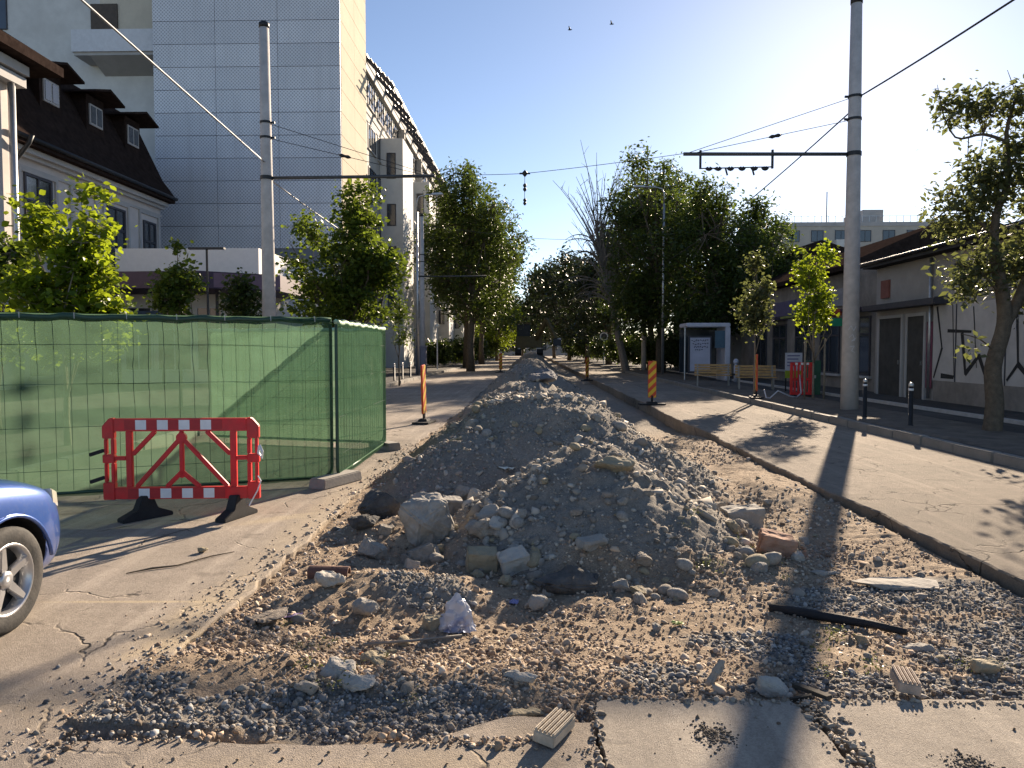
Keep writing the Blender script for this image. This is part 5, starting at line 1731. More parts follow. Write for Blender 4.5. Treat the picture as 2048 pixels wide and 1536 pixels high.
def tree(name, label, x, y, blobs, nleaf, lsize, lmat, seed, trunk_r=.12, fork=1.6, limbs=5, bm_=None, broad=False, group=None, skel=None, csize=.28, gaps=.42, lean=(0, 0), twigs=True, zb=.14, cat='tree', per=22, tip=.25):
    rng = np.random.default_rng(seed)
    rn = random.Random(seed)
    t = thing(name, label, cat, (x, y, zb), group)
    k = MB()
    base = Vector((x, y, zb))
    tops = max(b[2] for b in blobs)
    sk = []                                    # list of polylines used to root twigs
    if skel:
        for (pts, ra, rb) in skel:
            P = [base + Vector(p) for p in pts]
            # smooth by subdividing
            Q = []
            for i in range(len(P) - 1):
                p0, p1, p2, p3 = P[max(0, i - 1)], P[i], P[i + 1], P[min(len(P) - 1, i + 2)]
                for q in range(4):
                    u = q / 4
                    Q.append(.5 * ((2 * p1) + (p2 - p0) * u + (2 * p0 - 5 * p1 + 4 * p2 - p3) * u * u + (3 * p1 - p0 - 3 * p2 + p3) * u ** 3))
            Q.append(P[-1])
            k.tube(Q, [ra + (rb - ra) * i / (len(Q) - 1) for i in range(len(Q))], 9 if ra > .05 else 6)
            sk.append(Q)
    else:
        top = base + Vector((lean[0], lean[1], tops))
        Q = [base - Vector((0, 0, .15))]
        for i in range(1, 9):
            u = i / 8
            Q.append(base.lerp(top, u) + Vector((rn.uniform(-1, 1), rn.uniform(-1, 1), 0)) * trunk_r * .5)
        k.tube(Q, [trunk_r * (1.25 if i == 0 else 1) * (1 - .85 * i / 8) for i in range(9)], 9)
        sk.append(Q)
        for b in blobs:
            for j in range(limbs):
                u = rn.uniform(max(.2, fork / max(tops, .1) * .8), .8)
                o = Q[0].lerp(Q[-1], u)
                d = Vector((rn.gauss(0, 1), rn.gauss(0, 1), rn.gauss(0, .8))).normalized()
                e = base + Vector((b[0] + d.x * b[3] * .75, b[1] + d.y * b[4] * .75, b[2] + d.z * b[5] * .7))
                if e.z < o.z - .2: e.z = o.z + rn.uniform(0, .4)
                m = o.lerp(e, .5) + Vector((rn.uniform(-.15, .15), rn.uniform(-.15, .15), -.08)) * (e - o).length
                L = [o, o.lerp(m, .6), m, m.lerp(e, .5), e]
                r_ = trunk_r * (1 - .8 * u) * .55
                k.tube(L, [r_, r_ * .85, r_ * .65, r_ * .45, r_ * .15], 6)
                sk.append(L)
    k.build('trunk', bm_ or bark, t, True)
    allp = np.array([q[:] for L in sk for q in L])
    # clusters
    vol = np.array([b[3] * b[4] * b[5] for b in blobs]) ** .8
    nc = max(6, nleaf // per)
    bi = rng.choice(len(blobs), nc * 3, p=vol / vol.sum())
    dirs = rng.normal(size=(nc * 3, 3)); dirs /= np.linalg.norm(dirs, axis=1)[:, None]
    rad = rng.random(nc * 3) ** .42
    B = np.array(blobs)[bi]
    c = B[:, :3] + dirs * rad[:, None] * B[:, 3:6]
    g = vnoise(c[:, 0] * 1.3 / (csize * 3) + seed, c[:, 2] * 1.3 / (csize * 3) + c[:, 1], seed) + .5
    c = c[g > gaps][:nc] + np.array(base)
    nc = len(c)
    ci = rng.integers(0, nc, nleaf)
    off = rng.normal(size=(nleaf, 3)) * csize * np.array([1, 1, .8]) * rng.uniform(.5, 1.2, nc)[ci][:, None]
    pos = c[ci] + off
    pos = pos[pos[:, 2] > zb + .3]
    V, F, nv = leaves(pos, lsize, rng, broad)
    me = bpy.data.meshes.new('crown')
    fill(me, V - np.array([x, y, zb]), F)
    tone = np.clip(rng.normal(.45, .25, len(pos)) + .25 * rng.normal(0, 1, nc)[ci[:len(pos)]], 0, 1)
    a = me.attributes.new('tone', 'FLOAT', 'POINT')
    a.data.foreach_set('value', np.repeat(tone, nv).astype(np.float32))
    link('crown', me, lmat, t)
    if twigs:
        k = MB()
        for p in c[:: max(1, nc // 260)]:
            i = int(np.argmin(((allp - p) ** 2).sum(1)))
            q = Vector(allp[i]); p = Vector(p)
            m = q.lerp(p, .55) + Vector((0, 0, -.06 * (p - q).length))
            r_ = min(.02, .006 + .006 * (p - q).length) * max(1, trunk_r / .12)
            k.tube([q, m, p + (p - m) * tip], [r_, r_ * .7, r_ * .25], 4, False)
        k.build('twigs', bm_ or bark, t)['kind'] = 'stuff'
    return t


LS = 'street trees on the left'
RS = 'street trees on the right'
# left, behind the fence
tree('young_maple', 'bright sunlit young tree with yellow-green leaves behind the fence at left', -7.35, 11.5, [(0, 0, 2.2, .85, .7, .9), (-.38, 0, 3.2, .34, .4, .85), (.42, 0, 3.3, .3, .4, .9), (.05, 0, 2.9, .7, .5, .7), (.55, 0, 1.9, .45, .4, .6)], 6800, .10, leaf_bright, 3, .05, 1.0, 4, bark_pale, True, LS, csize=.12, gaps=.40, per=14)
tree('young_maple', 'dark young tree at the left picture edge behind the bright one', -9.7, 13.2, [(0, 0, 2.2, .9, .8, 1.0), (.3, 0, 3.0, .5, .5, .6)], 4200, .10, leaf_mid, 4, .05, 1.0, 4, bark_pale, True, LS, csize=.14, gaps=.4, per=14)
tree('young_maple', 'slim sapling with a dark crown before the pavilion canopy', -8.75, 18.2, [(0, 0, 3.2, .55, .5, .5), (.1, 0, 4.0, .38, .35, .45), (-.25, 0, 2.7, .4, .4, .4)], 2600, .10, leaf_mid, 5, .045, 2.0, 4, bark, True, LS, csize=.12, gaps=.45, per=14)
tree('young_maple', 'small bushy sapling left of the left pole, below the canopy', -8.1, 20.6, [(0, 0, 2.6, .6, .5, .7), (0, 0, 3.2, .3, .3, .45)], 1800, .11, leaf_dark, 6, .045, 1.4, 4, bark, True, LS, csize=.13, gaps=.4, per=14)
tree('maple_tree', 'full green maple with two pointed tops right of the left pole', -6.35, 25, [(.2, 0, 4.2, 1.7, 1.5, 1.5), (.55, 0, 5.9, .75, .7, 1.45), (-1.25, 0, 5.0, .8, .8, 1.05), (1.15, 0, 4.4, .95, .9, 1.1), (-.4, 0, 3.2, 1.6, 1.3, .9), (1.3, .2, 3.1, .7, .7, .6)], 16000, .125, leaf_mid, 7, .1, 1.8, 6, bark, True, LS, csize=.2, gaps=.42, per=18)
tree('young_maple', 'thin sapling in front of the stair towers left of the far pole', -6.1, 34, [(0, 0, 3.1, .35, .35, .9), (.1, 0, 2.2, .45, .4, .5)], 1300, .13, leaf_mid, 8, .04, 1.4, 3, bark, False, LS, csize=.16, gaps=.4, per=14)
def plane(x, y, h, r, seed, label, mat, grp, n=9000, ls=.24, low=.12):
    rn = random.Random(seed)
    c = h * (1 + low) / 2
    b = [(0, 0, c, r * .9, r * .9, h * (1 - low) * .36)]
    for i in range(7):
        a = i * 2.4 + rn.random()
        u = rn.uniform(-.34, .34)
        w = math.sqrt(max(.1, 1 - (u / .5) ** 2))
        b.append((math.cos(a) * r * .55 * w, math.sin(a) * r * .5 * w, c + u * h * (1 - low), r * rn.uniform(.4, .55), r * .5, h * rn.uniform(.10, .16)))
    for i in range(3):
        b.append((rn.uniform(-.5, .5) * r, 0, h * rn.uniform(.84, .94), r * .22, r * .25, h * .08))
    return tree('plane_tree', label, x, y, b, n, ls, mat, seed, .17 + h * .008, h * .15, 3, bark, False, grp, csize=.36 * max(1, y / 60), gaps=.36, per=24)
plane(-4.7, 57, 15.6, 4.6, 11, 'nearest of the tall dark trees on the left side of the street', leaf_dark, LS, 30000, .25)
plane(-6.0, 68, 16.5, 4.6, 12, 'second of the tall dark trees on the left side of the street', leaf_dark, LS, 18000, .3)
plane(-5.8, 86, 17, 4.8, 13, 'third of the tall dark trees on the left side of the street', leaf_far, LS, 12000, .4)
plane(-5.2, 112, 10.5, 3.4, 14, 'yellow-green lower tree far down the left side of the street', leaf_bright, LS, 9000, .36, .06)
plane(-7.5, 140, 19, 6, 15, 'farthest tree on the left side of the street', leaf_mid, LS, 8000, .55, .06)
# right
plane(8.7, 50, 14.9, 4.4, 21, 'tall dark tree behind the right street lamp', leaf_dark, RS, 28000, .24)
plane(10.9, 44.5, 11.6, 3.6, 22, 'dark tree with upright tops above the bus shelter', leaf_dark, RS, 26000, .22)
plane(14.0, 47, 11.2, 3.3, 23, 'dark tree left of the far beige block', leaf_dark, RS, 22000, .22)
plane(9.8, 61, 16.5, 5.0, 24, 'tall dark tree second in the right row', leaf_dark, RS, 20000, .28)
plane(7.9, 76, 14.5, 4.8, 25, 'dark tree third in the right row', leaf_far, RS, 15000, .34, .06)
plane(7.0, 94, 14.5, 6.4, 26, 'dark tree fourth in the right row', leaf_far, RS, 14000, .4, .05)
plane(6.0, 118, 16.5, 7.6, 27, 'dark tree fifth in the right row', leaf_far, RS, 16000, .55, .04)
plane(4.6, 150, 18, 9.0, 28, 'farthest dark tree of the right row', leaf_far, RS, 15000, .75, .03)
plane(-2.2, 180, 13, 8, 29, 'low tree closing the far end of the street', leaf_far, RS, 10000, .8, .0)
plane(-13, 200, 16, 9, 30, 'broad tree left of the far end of the street', leaf_far, LS, 8000, .8, .0)
# undergrowth along both pavements
def shrub(x, y, r, h, seed, label, mat, grp):
    return tree('shrub', label, x, y, [(0, 0, h * .45, r, r * .9, h * .42), (r * .4, 0, h * .6, r * .6, r * .6, h * .35), (-r * .4, 0, h * .55, r * .6, r * .6, h * .35)], int(4200 + 700 * r), .16 + y * .0016, mat, seed, .04, .2, 4, bark, False, grp, csize=.25 + y * .001, gaps=.3, cat='shrub')
for i, (x, y, r, h, lab) in enumerate([(11.0, 51, 1.8, 3.4, 'dark shrub just behind the bus shelter'), (9.8, 57, 1.7, 3.0, 'second dark shrub behind the bus shelter'), (9.6, 64, 2.0, 3.2, 'third dark shrub along the right pavement'), (9.2, 72, 2.2, 3.4, 'fourth dark shrub along the right pavement'), (9.0, 83, 2.6, 3.6, 'fifth dark shrub along the right pavement'), (8.6, 97, 3.2, 4.0, 'sixth dark shrub along the right pavement'), (8.0, 115, 3.6, 4.6, 'farthest dark shrub along the right pavement'),
                                       (-8.6, 66, 1.5, 2.4, 'dark shrub behind the globe lantern'), (-8.0, 78, 1.8, 2.8, 'second dark shrub along the left pavement'), (-7.8, 92, 2.2, 3.2, 'third dark shrub along the left pavement'), (-7.4, 112, 2.8, 3.6, 'farthest dark shrub along the left pavement')]):
    shrub(x, y, r, h, 500 + i, lab, leaf_dark, 'shrubs along the pavements')
for i, (xx, yy, lab) in enumerate(((7.15, 23.9, 'left of the two thin saplings before the benches'), (8.45, 22.4, 'right of the two thin saplings, beside the right pole'))):
    tree('young_maple', lab, xx, yy, [(0, 0, 2.7, .5, .5, .8), (.1, 0, 3.7, .42, .4, .7), (-.05, 0, 4.35, .22, .22, .4)] if i == 0 else [(0, 0, 2.9, .55, .5, .95), (-.1, 0, 3.9, .5, .45, .6), (.35, 0, 4.3, .2, .2, .4)], 2400, .105, leaf_grey if i == 0 else leaf_bright, 31 + i, .035, 1.5, 4, bark_pale, True, RS, csize=.14, gaps=.45, per=9)
# stakes of the right sapling
for dx, lab in ((-.28, 'left wooden stake of the sapling beside the right pole'), (.3, 'right wooden stake of the sapling beside the right pole')):
    tag(MB().tube([(8.45 + dx, 22.35, .1), (8.45 + dx, 22.35, 2.0)], .03, 7).build('tree_stake', bark_pale, None, True, 0, (8.45 + dx, 22.35, .14)), lab, 'stake', 'sapling stakes')
# near right tree with forked leaning trunk
tree('forked_street_tree', 'near tree with leaning forked trunk and sparse leaves at the right edge', 8.55, 13.95,
     [(-.75, 0, 3.9, .55, .6, .65), (-.3, 0, 5.9, .85, .7, .5), (.5, 0, 4.5, .8, .9, .9), (.9, 0, 5.6, .7, .7, .7), (-.35, 0, 3.0, .6, .6, .6), (.9, .2, 3.2, .9, .9, .7), (-.55, -.2, 1.75, .3, .3, .3), (1.2, 0, 2.4, .6, .6, .5), (-.1, .2, 4.7, .5, .5, .6)],
     12500, .12, leaf_grey, 41, .13, 1.6, 4, bark, False, RS,
     skel=[([(0, 0, -.15), (.05, 0, .5), (.0, 0, 1.2), (.18, 0, 2.0), (.1, 0, 2.7), (-.05, 0, 3.3)], .17, .10), ([(-.05, 0, 3.25), (-.02, 0, 4.0), (.18, 0, 4.6), (.15, .05, 5.5), (.3, 0, 6.2)], .085, .02), ([(.16, 0, 1.9), (.55, .1, 2.6), (.75, .1, 3.4), (.72, .1, 4.4), (.95, .1, 5.4), (1.1, 0, 6.2)], .11, .02),
           ([(.17, 0, 5.3), (-.3, 0, 5.45), (-.8, 0, 5.4), (-1.1, 0, 6.0)], .035, .008), ([(-.03, 0, 3.6), (-.5, 0, 4.0), (-.9, -.1, 4.1), (-1.35, 0, 3.7)], .035, .008), ([(.05, 0, 2.6), (-.4, -.1, 3.0), (-.8, -.1, 3.2)], .03, .008), ([(.72, .1, 3.6), (1.2, .2, 4.0), (1.7, .2, 4.8)], .05, .01), ([(.1, 0, 1.4), (-.3, -.1, 1.7), (-.7, -.2, 1.8)], .02, .006), ([(.3, 0, 6.1), (.1, 0, 6.6)], .012, .004), ([(-1.05, 0, 5.9), (-1.15, 0, 6.35)], .012, .004), ([(.7, .1, 4.2), (.3, 0, 4.9), (.35, 0, 5.2)], .03, .008)],
     csize=.15, gaps=.38, per=16)
# bare drooping tree
bt = thing('bare_tree', 'bare grey tree with upright and drooping branches behind the right trees', 'tree', (6.9, 54, .14), RS)
k = MB()
rn = random.Random(9)
k.tube([(6.9, 54, 0), (6.0, 54, 4), (5.0, 54, 8)], [.3, .22, .14], 8)
for i in range(115):
    a = rn.uniform(0, 2 * math.pi)
    z0 = rn.uniform(4.5, 9)
    up = i < 75
    L = rn.uniform(5, 8.6) if up else rn.uniform(3, 5)
    sp = rn.uniform(.05, .32) if up else rn.uniform(.5, .95)
    p = [Vector((6.0 - (z0 - 4) * .25, 54, z0))]
    d = Vector((math.cos(a) * sp, math.sin(a) * sp, 1)).normalized()
    for q in range(8):
        p.append(p[-1] + d * L / 8 + Vector((rn.uniform(-.06, .06), rn.uniform(-.06, .06), 0)))
        d = (d + Vector((math.cos(a) * .06, math.sin(a) * .06, -.02 if up else -.24))).normalized()
    k.tube(p, [.06 * (1 - q / 9) + .008 for q in range(9)], 4)
    for s in range(5):
        j = rn.randint(3, 7)
        e = p[j] + Vector((rn.uniform(-.5, .5), rn.uniform(-.5, .5), rn.uniform(.2, 1.0) if up else rn.uniform(-1.0, .2)))
        k.tube([p[j], p[j].lerp(e, .5) + Vector((0, 0, .05)), e], [.018, .013, .006], 3)
k.build('branches', M('bark_grey', (.16, .145, .13), .95, .3, 9, .3, 20), bt)
# ------------------------------------------------------------------ street furniture on the right
sh = thing('bus_shelter', 'white bus shelter with a written poster panel under the dark trees', 'bus shelter', (9.2, 37.5, .14))
shw = M('shelter_white', (.50, .50, .55), .5, .08)
MB().b2(7.6, 9.75, 36.6, 38.4, 2.78, 2.98).build('roof', shw, sh, False, .04)
MB().b2(9.5, 9.75, 36.6, 38.4, .14, 2.78).build('end_panel', shw, sh, False, .03)
MB().tube([(7.35 + .2, 36.7, .14), (7.35 + .2, 36.7, 2.78)], .04, 8).build('post', galv, sh)
MB().b2(7.6, 9.5, 38.32, 38.36, .5, 2.7).build('back_pane', glass, sh)
pb = MB().b2(7.78, 8.92, 36.95, 37.08, .5, 2.35).build('poster_case', frame_dark, sh)
MB().b2(7.86, 8.84, 36.935, 36.949, .6, 2.26).build('poster', M('poster_pale', (.46, .46, .54), .7, .1, 2), pb)
k = MB()
rn = random.Random(3)
for row, zz in enumerate((2.12, 1.95, 1.80, 1.66)):
    x = 7.92 + row * .06
    while x < (8.75 if row < 3 else 8.5):
        w = rn.uniform(.05, .1)
        k.bar((x, 36.931, zz + rn.uniform(-.04, .04)), (x + w, 36.931, zz + rn.uniform(-.05, .05)), .004, .035)
        if rn.random() < .6: k.bar((x + w * .5, 36.9305, zz - .06), (x + w * .6, 36.9305, zz + .06), .003, .03)
        x += w + .03
k.build('poster_scrawl', M('scrawl_dark', (.03, .03, .06), .7, .1), pb)
MB().b2(9.0, 9.48, 36.62, 36.66, 1.75, 2.6).build('timetable', M('timetable_teal', (.06, .12, .16), .5, .2), sh)
MB().b2(8.9, 9.45, 37.2, 37.6, .55, .62).build('seat', wood, sh)


def bench(x, y, rz, label):
    t = thing('park_bench', label, 'bench', (x, y, .14), 'wooden benches')
    A = Matrix.Translation((x, y, .14)) @ Matrix.Rotation(rz, 4, 'Z')
    for s in (-.62, .62):
        k = MB()
        k.bar((s, -.22, 0), (s, -.22, .42), .06, .08).bar((s, .22, 0), (s, .22, .44), .06, .08).bar((s, -.24, .42), (s, .26, .42), .06, .05).bar((s, .22, .42), (s, .34, .9), .06, .05)
        k.xf(A).build('leg_frame', concrete, t)
    for i in range(4):
        MB().box((0, -.2 + i * .12, .465), (1.5, .09, .035)).xf(A).build('seat_slat', wood, t, False, .006)
    for i in range(4):
        MB().box((0, .262 + i * .03, .56 + i * .105), (1.5, .03, .085), (R(-14), 0, 0)).xf(A).build('back_slat', wood, t, False, .006)
    return t


bench(8.6, 28.6, R(-12), 'wooden slatted bench nearest the red site barrier')
bench(7.55, 31, R(-12), 'wooden slatted bench nearest the bus shelter')


def hydrant(x, y):
    t = thing('litter_bin', 'small pale post bin beside the bus shelter', 'bin', (x, y, .14))
    MB().lathe([(0, 0), (.1, 0), (.1, .75), (.07, .8), (.07, .86), (.13, .88), (.13, 1.0), (.07, 1.08), (0, 1.1)], (x, y, .14), 14).build('body', shw, t, True)
    MB().lathe([(.101, .3), (.112, .3), (.112, .4), (.101, .4)], (x, y, .14), 14).build('band', dark_metal, t)
    return t


hydrant(9.7, 35.4)
# advertising board
ad = thing('advertising_board', 'white and lime notice board behind the benches', 'notice board', (9.6, 27.4, .14))
MB().b2(9.3, 9.9, 27.36, 27.42, .9, 1.55).build('board', M('board_white', (.5, .5, .55), .6, .08), ad)
MB().b2(9.3, 9.9, 27.355, 27.42, .62, .9 - .002).build('lower_panel', M('lime_panel', (.26, .33, .03), .6, .1), ad)
k = MB()
for i in range(4):
    k.b2(9.36, 9.36 + (.46, .40, .48, .3)[i], 27.353, 27.358, 1.42 - i * .12, 1.46 - i * .12)
k.build('text_line', M('text_violet', (.10, .09, .22), .6, .1), ad)
for s in (9.34, 9.86):
    MB().bar((s, 27.44, .14), (s, 27.44, 1.55), .04, .04).build('post', dark_metal, ad)
# red site barrier standing upright by the sapling
rb = thing('site_barrier', 'red plastic mesh barrier beside the right sapling and pole', 'barrier', (8.75, 24.2, .14))
k = MB()
for s in (8.42, 9.08): k.b2(s - .04, s + .04, 24.16, 24.24, .2, 1.25)
for z in (.24, .7, 1.2): k.b2(8.46, 9.04, 24.17, 24.23, z - .04, z + .05)
k.build('frame', red, rb, False, .01)
for i in range(5):
    MB().b2(8.5 + i * .115, 8.56 + i * .115, 24.18, 24.22, .28, 1.16).build('slat', red, rb)
for i in range(3):
    MB().b2(8.52 + i * .18, 8.6 + i * .18, 24.150, 24.159, 1.17, 1.24).build('reflector', white_ref, rb)
for s in (8.5, 9.0): MB().b2(s - .05, s + .05, 24.0, 24.4, .14, .2).build('foot', black_rubber, rb)
# green wheelie box behind
gbx = thing('green_box', 'dark green utility cabinet behind the benches', 'cabinet', (9.55, 25.4, .14))
MB().b2(9.35, 9.75, 25.2, 25.6, .14, 1.3).build('body', M('cabinet_green', (.02, .10, .06), .5, .15), gbx, False, .015)
MB().b2(9.52, 9.58, 25.17, 25.199, .7, .8).build('handle', galv, gbx)
# white hose on the kerb
hose = MB().tube([(7.05, 22.6, .45), (7.12, 22.6, .2), (7.2, 22.5, .2), (7.45, 22.55, .42), (7.8, 22.6, .26), (8.1, 22.8, .2), (8.45, 23.4, .3), (8.6, 23.9, .6), (8.65, 24.1, .85)], .022, 7)
tag(hose.build('white_hose', M('hose_white', (.45, .45, .5), .5, .1), None, True), 'white hose sagging between the edge-on marker and the red mesh barrier', 'hose')
# small illuminated-looking cross sign on the shops
sg = thing('shop_sign', 'small green and red shop sign sticking out left of the right pole', 'sign', (11.6, 28.4, 2.6))
MB().b2(11.3, 11.75, 28.36, 28.44, 2.55, 2.85).build('green_plate', M('sign_green', (.01, .30, .16), .5, .1), sg, False, .01)
MB().b2(11.42, 11.72, 28.37, 28.43, 2.95, 3.2).build('red_plate', M('sign_red', (.42, .08, .04), .5, .1), sg, False, .01)
MB().bar((11.75, 28.4, 2.88), (12.35, 28.4, 2.88), .04, .04).build('bracket', dark_metal, sg)
# round traffic sign far right
rs = thing('round_sign', 'small round road sign far off in front of the dark trees', 'road sign', (4.6 + 2.6, 74, .14))
MB().tube([(7.2, 74, .14), (7.2, 74, 3.2)], .04, 6).build('post', galv, rs)
d = MB().lathe([(0, -.02), (.42, -.02), (.42, .02), (0, .02)], (0, 0, 0), 20)
d.xf(Matrix.Translation((7.2, 73.94, 3.0)) @ Matrix.Rotation(R(90), 4, 'X'))
d.build('plate', white_ref, rs)
d = MB().lathe([(0, -.01), (.30, -.01), (.30, .01), (0, .01)], (0, 0, 0), 20)
d.xf(Matrix.Translation((7.2, 73.91, 3.0)) @ Matrix.Rotation(R(90), 4, 'X'))
d.build('plate_centre', frame_dark, rs)
# utility cabinet at left by the far pole
uc = thing('utility_cabinet', 'grey utility cabinet at the foot of the far left pole', 'cabinet', (-6.95, 46.4, .14))
MB().b2(-7.25, -6.6, 46.1, 46.6, .14, 1.85).build('body', M('cabinet_grey', (.16, .16, .2), .6, .1), uc, False, .02)
MB().b2(-6.94, -6.92, 46.085, 46.099, .3, 1.75).build('door_seam', frame_dark, uc)
MB().b2(-7.3, -6.55, 46.05, 46.65, 1.85, 1.92).build('lid', M('cabinet_lid', (.2, .2, .23), .6, .1), uc)
# globe lantern post, left pavement
gl_ = thing('globe_lantern', 'white globe lantern on a pale post on the left pavement', 'street lamp', (-7.4, 58, .14))
MB().tube([(-7.4, 58, .1), (-7.4, 58, 3.4)], .05, 8).build('post', M('post_white', (.6, .6, .6), .5, .1), gl_)
MB().lathe([(0, -.18), (.1, -.16), (.17, -.08), (.19, 0), (.17, .09), (.1, .16), (0, .19)], (-7.4, 58, 3.55), 14).build('globe', M('globe_white', (.75, .75, .73), .4, .05), gl_, True)
# excavator far down the dug-up strip
ex = thing('excavator', 'small dark excavator far down the dug-up strip', 'excavator', (-.2, 62, 1.3))
exm = M('excavator_paint', (.10, .075, .03), .6, .3)
ez = float(bed_z(np.array([-.2]), np.array([62.]))[0])
MB().b2(-1.3, .9, 61, 63.4, ez + .75, ez + 1.7).build('body', exm, ex, False, .08)
MB().b2(-1.2, -.1, 61.2, 62.6, ez + 1.7, ez + 2.7).build('cab', dark_metal, ex, False, .06)
MB().b2(-1.3, 0, 61.1, 62.7, ez + 2.7, ez + 2.8).build('cab_roof', exm, ex)
for s in (-1.1, .7):
    MB().prism([(60.6, .1), (60.4, .35), (60.6, .65), (63.6, .65), (63.8, .35), (63.6, .1)], (s - .25, 0, ez), (0, 1, 0), (0, 0, 1), (1, 0, 0), .5).build('track', black_rubber, ex)
MB().bar((.4, 61, ez + 1.5), (1.2, 59.2, ez + 3.0), .25, .35).build('boom', exm, ex)
MB().bar((1.2, 59.2, ez + 3.0), (1.9, 58, ez + 1.4), .2, .28).build('dipper', exm, ex)
MB().prism([(0, 0), (.5, .1), (.6, .6), (.1, .5)], (1.7, 57.6, ez + .9), (0, 1, 0), (0, 0, 1), (1, 0, 0), .6).build('bucket', dark_metal, ex)

# ------------------------------------------------------------------ debris
def gz(x, y): return float(top_z(np.array([x]), np.array([y]))[0])


def ribbed(x, y, L, w, rz, label, mat):
    gz = lambda a, b: max(-.002, float(top_z(np.array([a]), np.array([b]))[0]))
    t = thing('ribbed_batten', label, 'batten', (x, y, gz(x, y)), 'ribbed wooden pieces')
    A = Matrix.Translation((x, y, gz(x, y) + .035)) @ Matrix.Rotation(rz, 4, 'Z') @ Matrix.Rotation(R(6), 4, 'Y')
    MB().box((0, 0, 0), (w, L, .05)).xf(A).build('board', mat, t, False, .004)
    for i in range(5):
        MB().box((-w / 2 + w * (i + .5) / 5, 0, .03), (w / 5 * .62, L * .99, .016)).xf(A).build('rib', mat, t, False, .004)
    return t


plank = M('weathered_wood', (.47, .40, .31), .9, .25, 12, .5, 40)
plank2 = M('weathered_wood_red', (.36, .29, .24), .9, .25, 12, .5, 40)
ribbed(.10, 3.10, .21, .10, R(-28), 'ribbed wooden piece lying over the apron edge left of the slabs', plank)
ribbed(1.83, 3.60, .19, .10, R(-14), 'ribbed wooden piece standing at the far edge of the right slab', plank2)
k = MB().tube([(1.62, 5.0, gz(1.62, 5) + .03), (1.9, 4.83, gz(1.9, 4.83) + .04), (2.15, 4.68, gz(2.15, 4.68) + .05), (2.3, 4.52, gz(2.3, 4.52) + .03)], [.03, .034, .028, .02], 7)
tag(k.build('rubber_strip', black_rubber, None, True), 'black rubber strip lying on the right part of the bed', 'rubber strip')
k = MB().bar((1.30, 3.62, gz(1.3, 3.62) + .03), (1.40, 3.44, .02), .035, .02)
k.bar((1.24, 3.50, gz(1.24, 3.5) + .025), (1.33, 3.47, .012), .02, .02)
tag(k.build('dark_splinter', M('splinter', (.045, .038, .03), .9, .3)), 'dark wooden splinter lying at the end of the slab crack', 'splinter')
k = MB().tube([(-.98, 4.22, gz(-.98, 4.22) + .02), (-.7, 4.34, gz(-.7, 4.34) + .03), (-.42, 4.4, gz(-.42, 4.4) + .03)], [.010, .009, .006], 6)
tag(k.build('thin_rod', M('rod_grey', (.25, .23, .2), .7, .2), None, True), 'thin grey rod lying left of the plastic bag', 'rod')
# half clay pipe
k = MB()
arc = [(math.cos(R(a)), math.sin(R(a))) for a in range(-20, 201, 20)]
pts = [(q[0] * .06, q[1] * .06) for q in arc] + [(q[0] * .048, q[1] * .048) for q in reversed(arc)]
k.prism(pts, (-1.62, 5.3, gz(-1.5, 5.35) + .03), (0, 1, 0), (0, 0, 1), (1, -.12, .02), .30)
tag(k.build('clay_pipe', M('clay', (.13, .065, .05), .8, .25, 6, .3)), 'brown half clay pipe at the left edge of the brown grit', 'pipe')


def bag(x, y, s, label, seed, mat):
    rn = np.random.default_rng(seed)
    bm = bmesh.new()
    bmesh.ops.create_icosphere(bm, subdivisions=4, radius=1)
    cr = [(Vector(rn.normal(size=3)).normalized(), rn.uniform(3, 8), rn.uniform(0, 6)) for _ in range(14)]
    for v in bm.verts:
        d = v.co.normalized()
        r_ = max(.45, 1 + .105 * sum(abs(math.sin(c.dot(d) * f + p)) - .62 for c, f, p in cr))
        v.co = Vector((d.x * .75 * r_, d.y * .55 * r_, max(-.25, d.z * .8 * r_ + .45 * max(0, d.z) ** 3)))
        v.co *= s
    me = bpy.data.meshes.new('plastic_bag')
    bm.to_mesh(me); bm.free()
    o = link('plastic_bag', me, mat, None, False, (x, y, gz(x, y) + s * .2))
    return tag(o, label, 'plastic bag')


kb = NT('plastic_bag_mat')
co = kb.coord()
c = kb.ramp(kb.noise(4, 2, .5, co), [(.35, (.40, .44, .55)), (.52, (.62, .64, .70)), (.62, (.20, .26, .45)), (.7, (.55, .57, .66))])
bb_ = kb.bsdf(Roughness=.28)
bb_.inputs['Transmission Weight'].default_value = .35
kb.t.links.new(c, bb_.inputs['Base Color'])
bagm = kb.done(bb_.outputs[0])
bag(-.47, 4.62, .14, 'crumpled blue and white plastic bag in the hollow at the heap foot', 4, bagm)


def scrap(name, x, y, w, l, rz, label, mat, cat):
    n = 6
    rn = np.random.default_rng(int(abs(x * 100)))
    k = MB()
    V, F = [], []
    for i in range(n):
        for j in range(n):
            V.append(((i / (n - 1) - .5) * w * (1 + .1 * math.sin(j * 2.1)), (j / (n - 1) - .5) * l * (1 + .12 * math.sin(i * 1.7)), .012 + rn.uniform(0, .25) * min(w, l)))
    for i in range(n - 1):
        for j in range(n - 1):
            F.append((i * n + j, (i + 1) * n + j, (i + 1) * n + j + 1, i * n + j + 1))
    nn = len(V)
    V += [(p[0], p[1], p[2] - .004) for p in V]
    F += [tuple(q + nn for q in reversed(f)) for f in F]
    k.add(V, F)
    o = k.build(name, mat, None, False, 0, (0, 0, 0))
    o.location = (x, y, gz(x, y))
    o.rotation_euler = (0, 0, rz)
    WL[o] = o.location[:]
    return tag(o, label, cat)


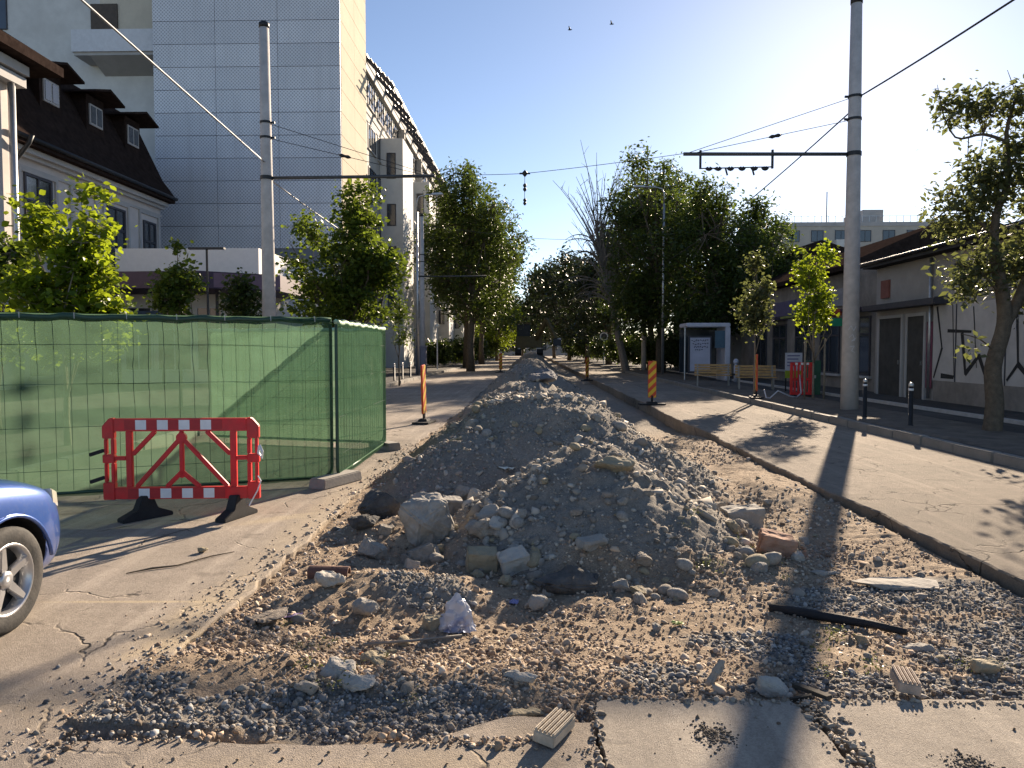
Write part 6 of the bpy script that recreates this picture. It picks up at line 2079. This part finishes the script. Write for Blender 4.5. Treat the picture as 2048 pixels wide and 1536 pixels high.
scrap('paper_wrapper', -1.55, 4.62, .16, .05, R(12), 'lilac crumpled wrapper in the grit by the left asphalt edge', M('lilac', (.40, .30, .46), .6, .25, 20), 'wrapper')
scrap('orange_scrap', -.93, 4.05, .07, .03, 0, 'tiny orange plastic scrap in the near grit', M('orange_plastic', (.6, .16, .03), .5, .1), 'plastic scrap')
scrap('white_card', -.32, 8.9, .24, .12, R(-20), 'pale torn card lying above the concrete blocks', M('card_white', (.6, .6, .52), .8, .15), 'card')
scrap('red_packet', .12, 8.7, .11, .08, R(30), 'red and white crumpled packet on the second heap', M('packet_red', (.5, .2, .2), .5, .5, 40), 'packet')
scrap('green_leaf', .93, 4.66, .07, .05, 0, 'single yellow-green fallen leaf on the brown grit', M('leaf_fallen', (.35, .42, .12), .6, .2), 'leaf')
scrap('blue_scrap', -.12, 4.95 + .15, .06, .07, 0, 'small lilac-blue scrap of plastic right of the bag', M('scrap_blue', (.22, .22, .42), .5, .2), 'plastic scrap')
scrap('green_scrap', -.53, 4.98, .07, .05, .4, 'small green plastic scrap above the plastic bag', M('scrap_green', (.05, .30, .20), .5, .2), 'plastic scrap')
# twig and crumbs on the left asphalt
k = MB().tube([(-2.98, 5.3, .008), (-2.85, 5.42, .012), (-2.7, 5.5, .01), (-2.55, 5.75, .012), (-2.42, 5.9, .008)], [.004, .008, .006, .006, .003], 5)
tag(k.build('fallen_twig', bark), 'dark fallen twig on the left asphalt in front of the barrier', 'twig')
rock(-2.68, 5.9, .08, 'lone brown stone on the left asphalt near the twig', rock_tan, 90, (1.1, .9, .7), lift=.4)
# weeds in the bed
def weed(x, y, s, seed, label, mat):
    rng = np.random.default_rng(seed)
    n = 60
    pos = rng.normal(size=(n, 3)) * np.array([s, s, s * .45]); pos[:, 2] = np.abs(pos[:, 2]) + .01
    V, F, nv = leaves(pos, s * .35, rng, False, .8)
    me = bpy.data.meshes.new('weed_leaves')
    fill(me, V, F)
    a = me.attributes.new('tone', 'FLOAT', 'POINT')
    a.data.foreach_set('value', np.repeat(rng.random(n), nv).astype(np.float32))
    o = link('weed', me, mat, None, False, (x, y, gz(x, y)))
    return tag(o, label, 'weed', 'low weeds in the dug-up strip', 'stuff')


for i in range(26):
    rn = random.Random(700 + i)
    if i < 9: p = (rn.uniform(1.3, 2.1), rn.uniform(5.6, 6.6)); lab = 'low green weed at the right foot of the front heap'
    elif i < 17: p = (rn.uniform(-1.8, -.2), rn.uniform(3.3, 4.9)); lab = 'low green weed in the near left grit'
    else: p = (rn.uniform(1.4, 3.2), rn.uniform(3.8, 4.9)); lab = 'low green weed in the near right grit'
    weed(p[0], p[1], rn.uniform(.03, .06), i, lab, leaf_grey)


def bird(x, y, z, label):
    t = thing('bird', label, 'bird', (x, y, z), 'birds in the sky')
    MB().tube([(x - .16, y, z), (x - .08, y, z + .01), (x + .05, y, z + .01), (x + .15, y, z + .02), (x + .2, y, z + .02)], [.01, .045, .05, .03, .008], 8).build('body', dark_metal, t, True)
    for s in (-1, 1):
        MB().prism([(-.06, 0), (.06, 0), (.0, .22), (-.09, .36), (-.12, .34)], (x, y, z + .02), (1, 0, 0), (0, s * .9, .42), (0, 0, 1), .006).build('wing', dark_metal, t)


bird(3.0, 60, 27, 'small bird in the sky left of the other')
bird(6.3, 60, 27.4, 'small bird in the sky right of the other')
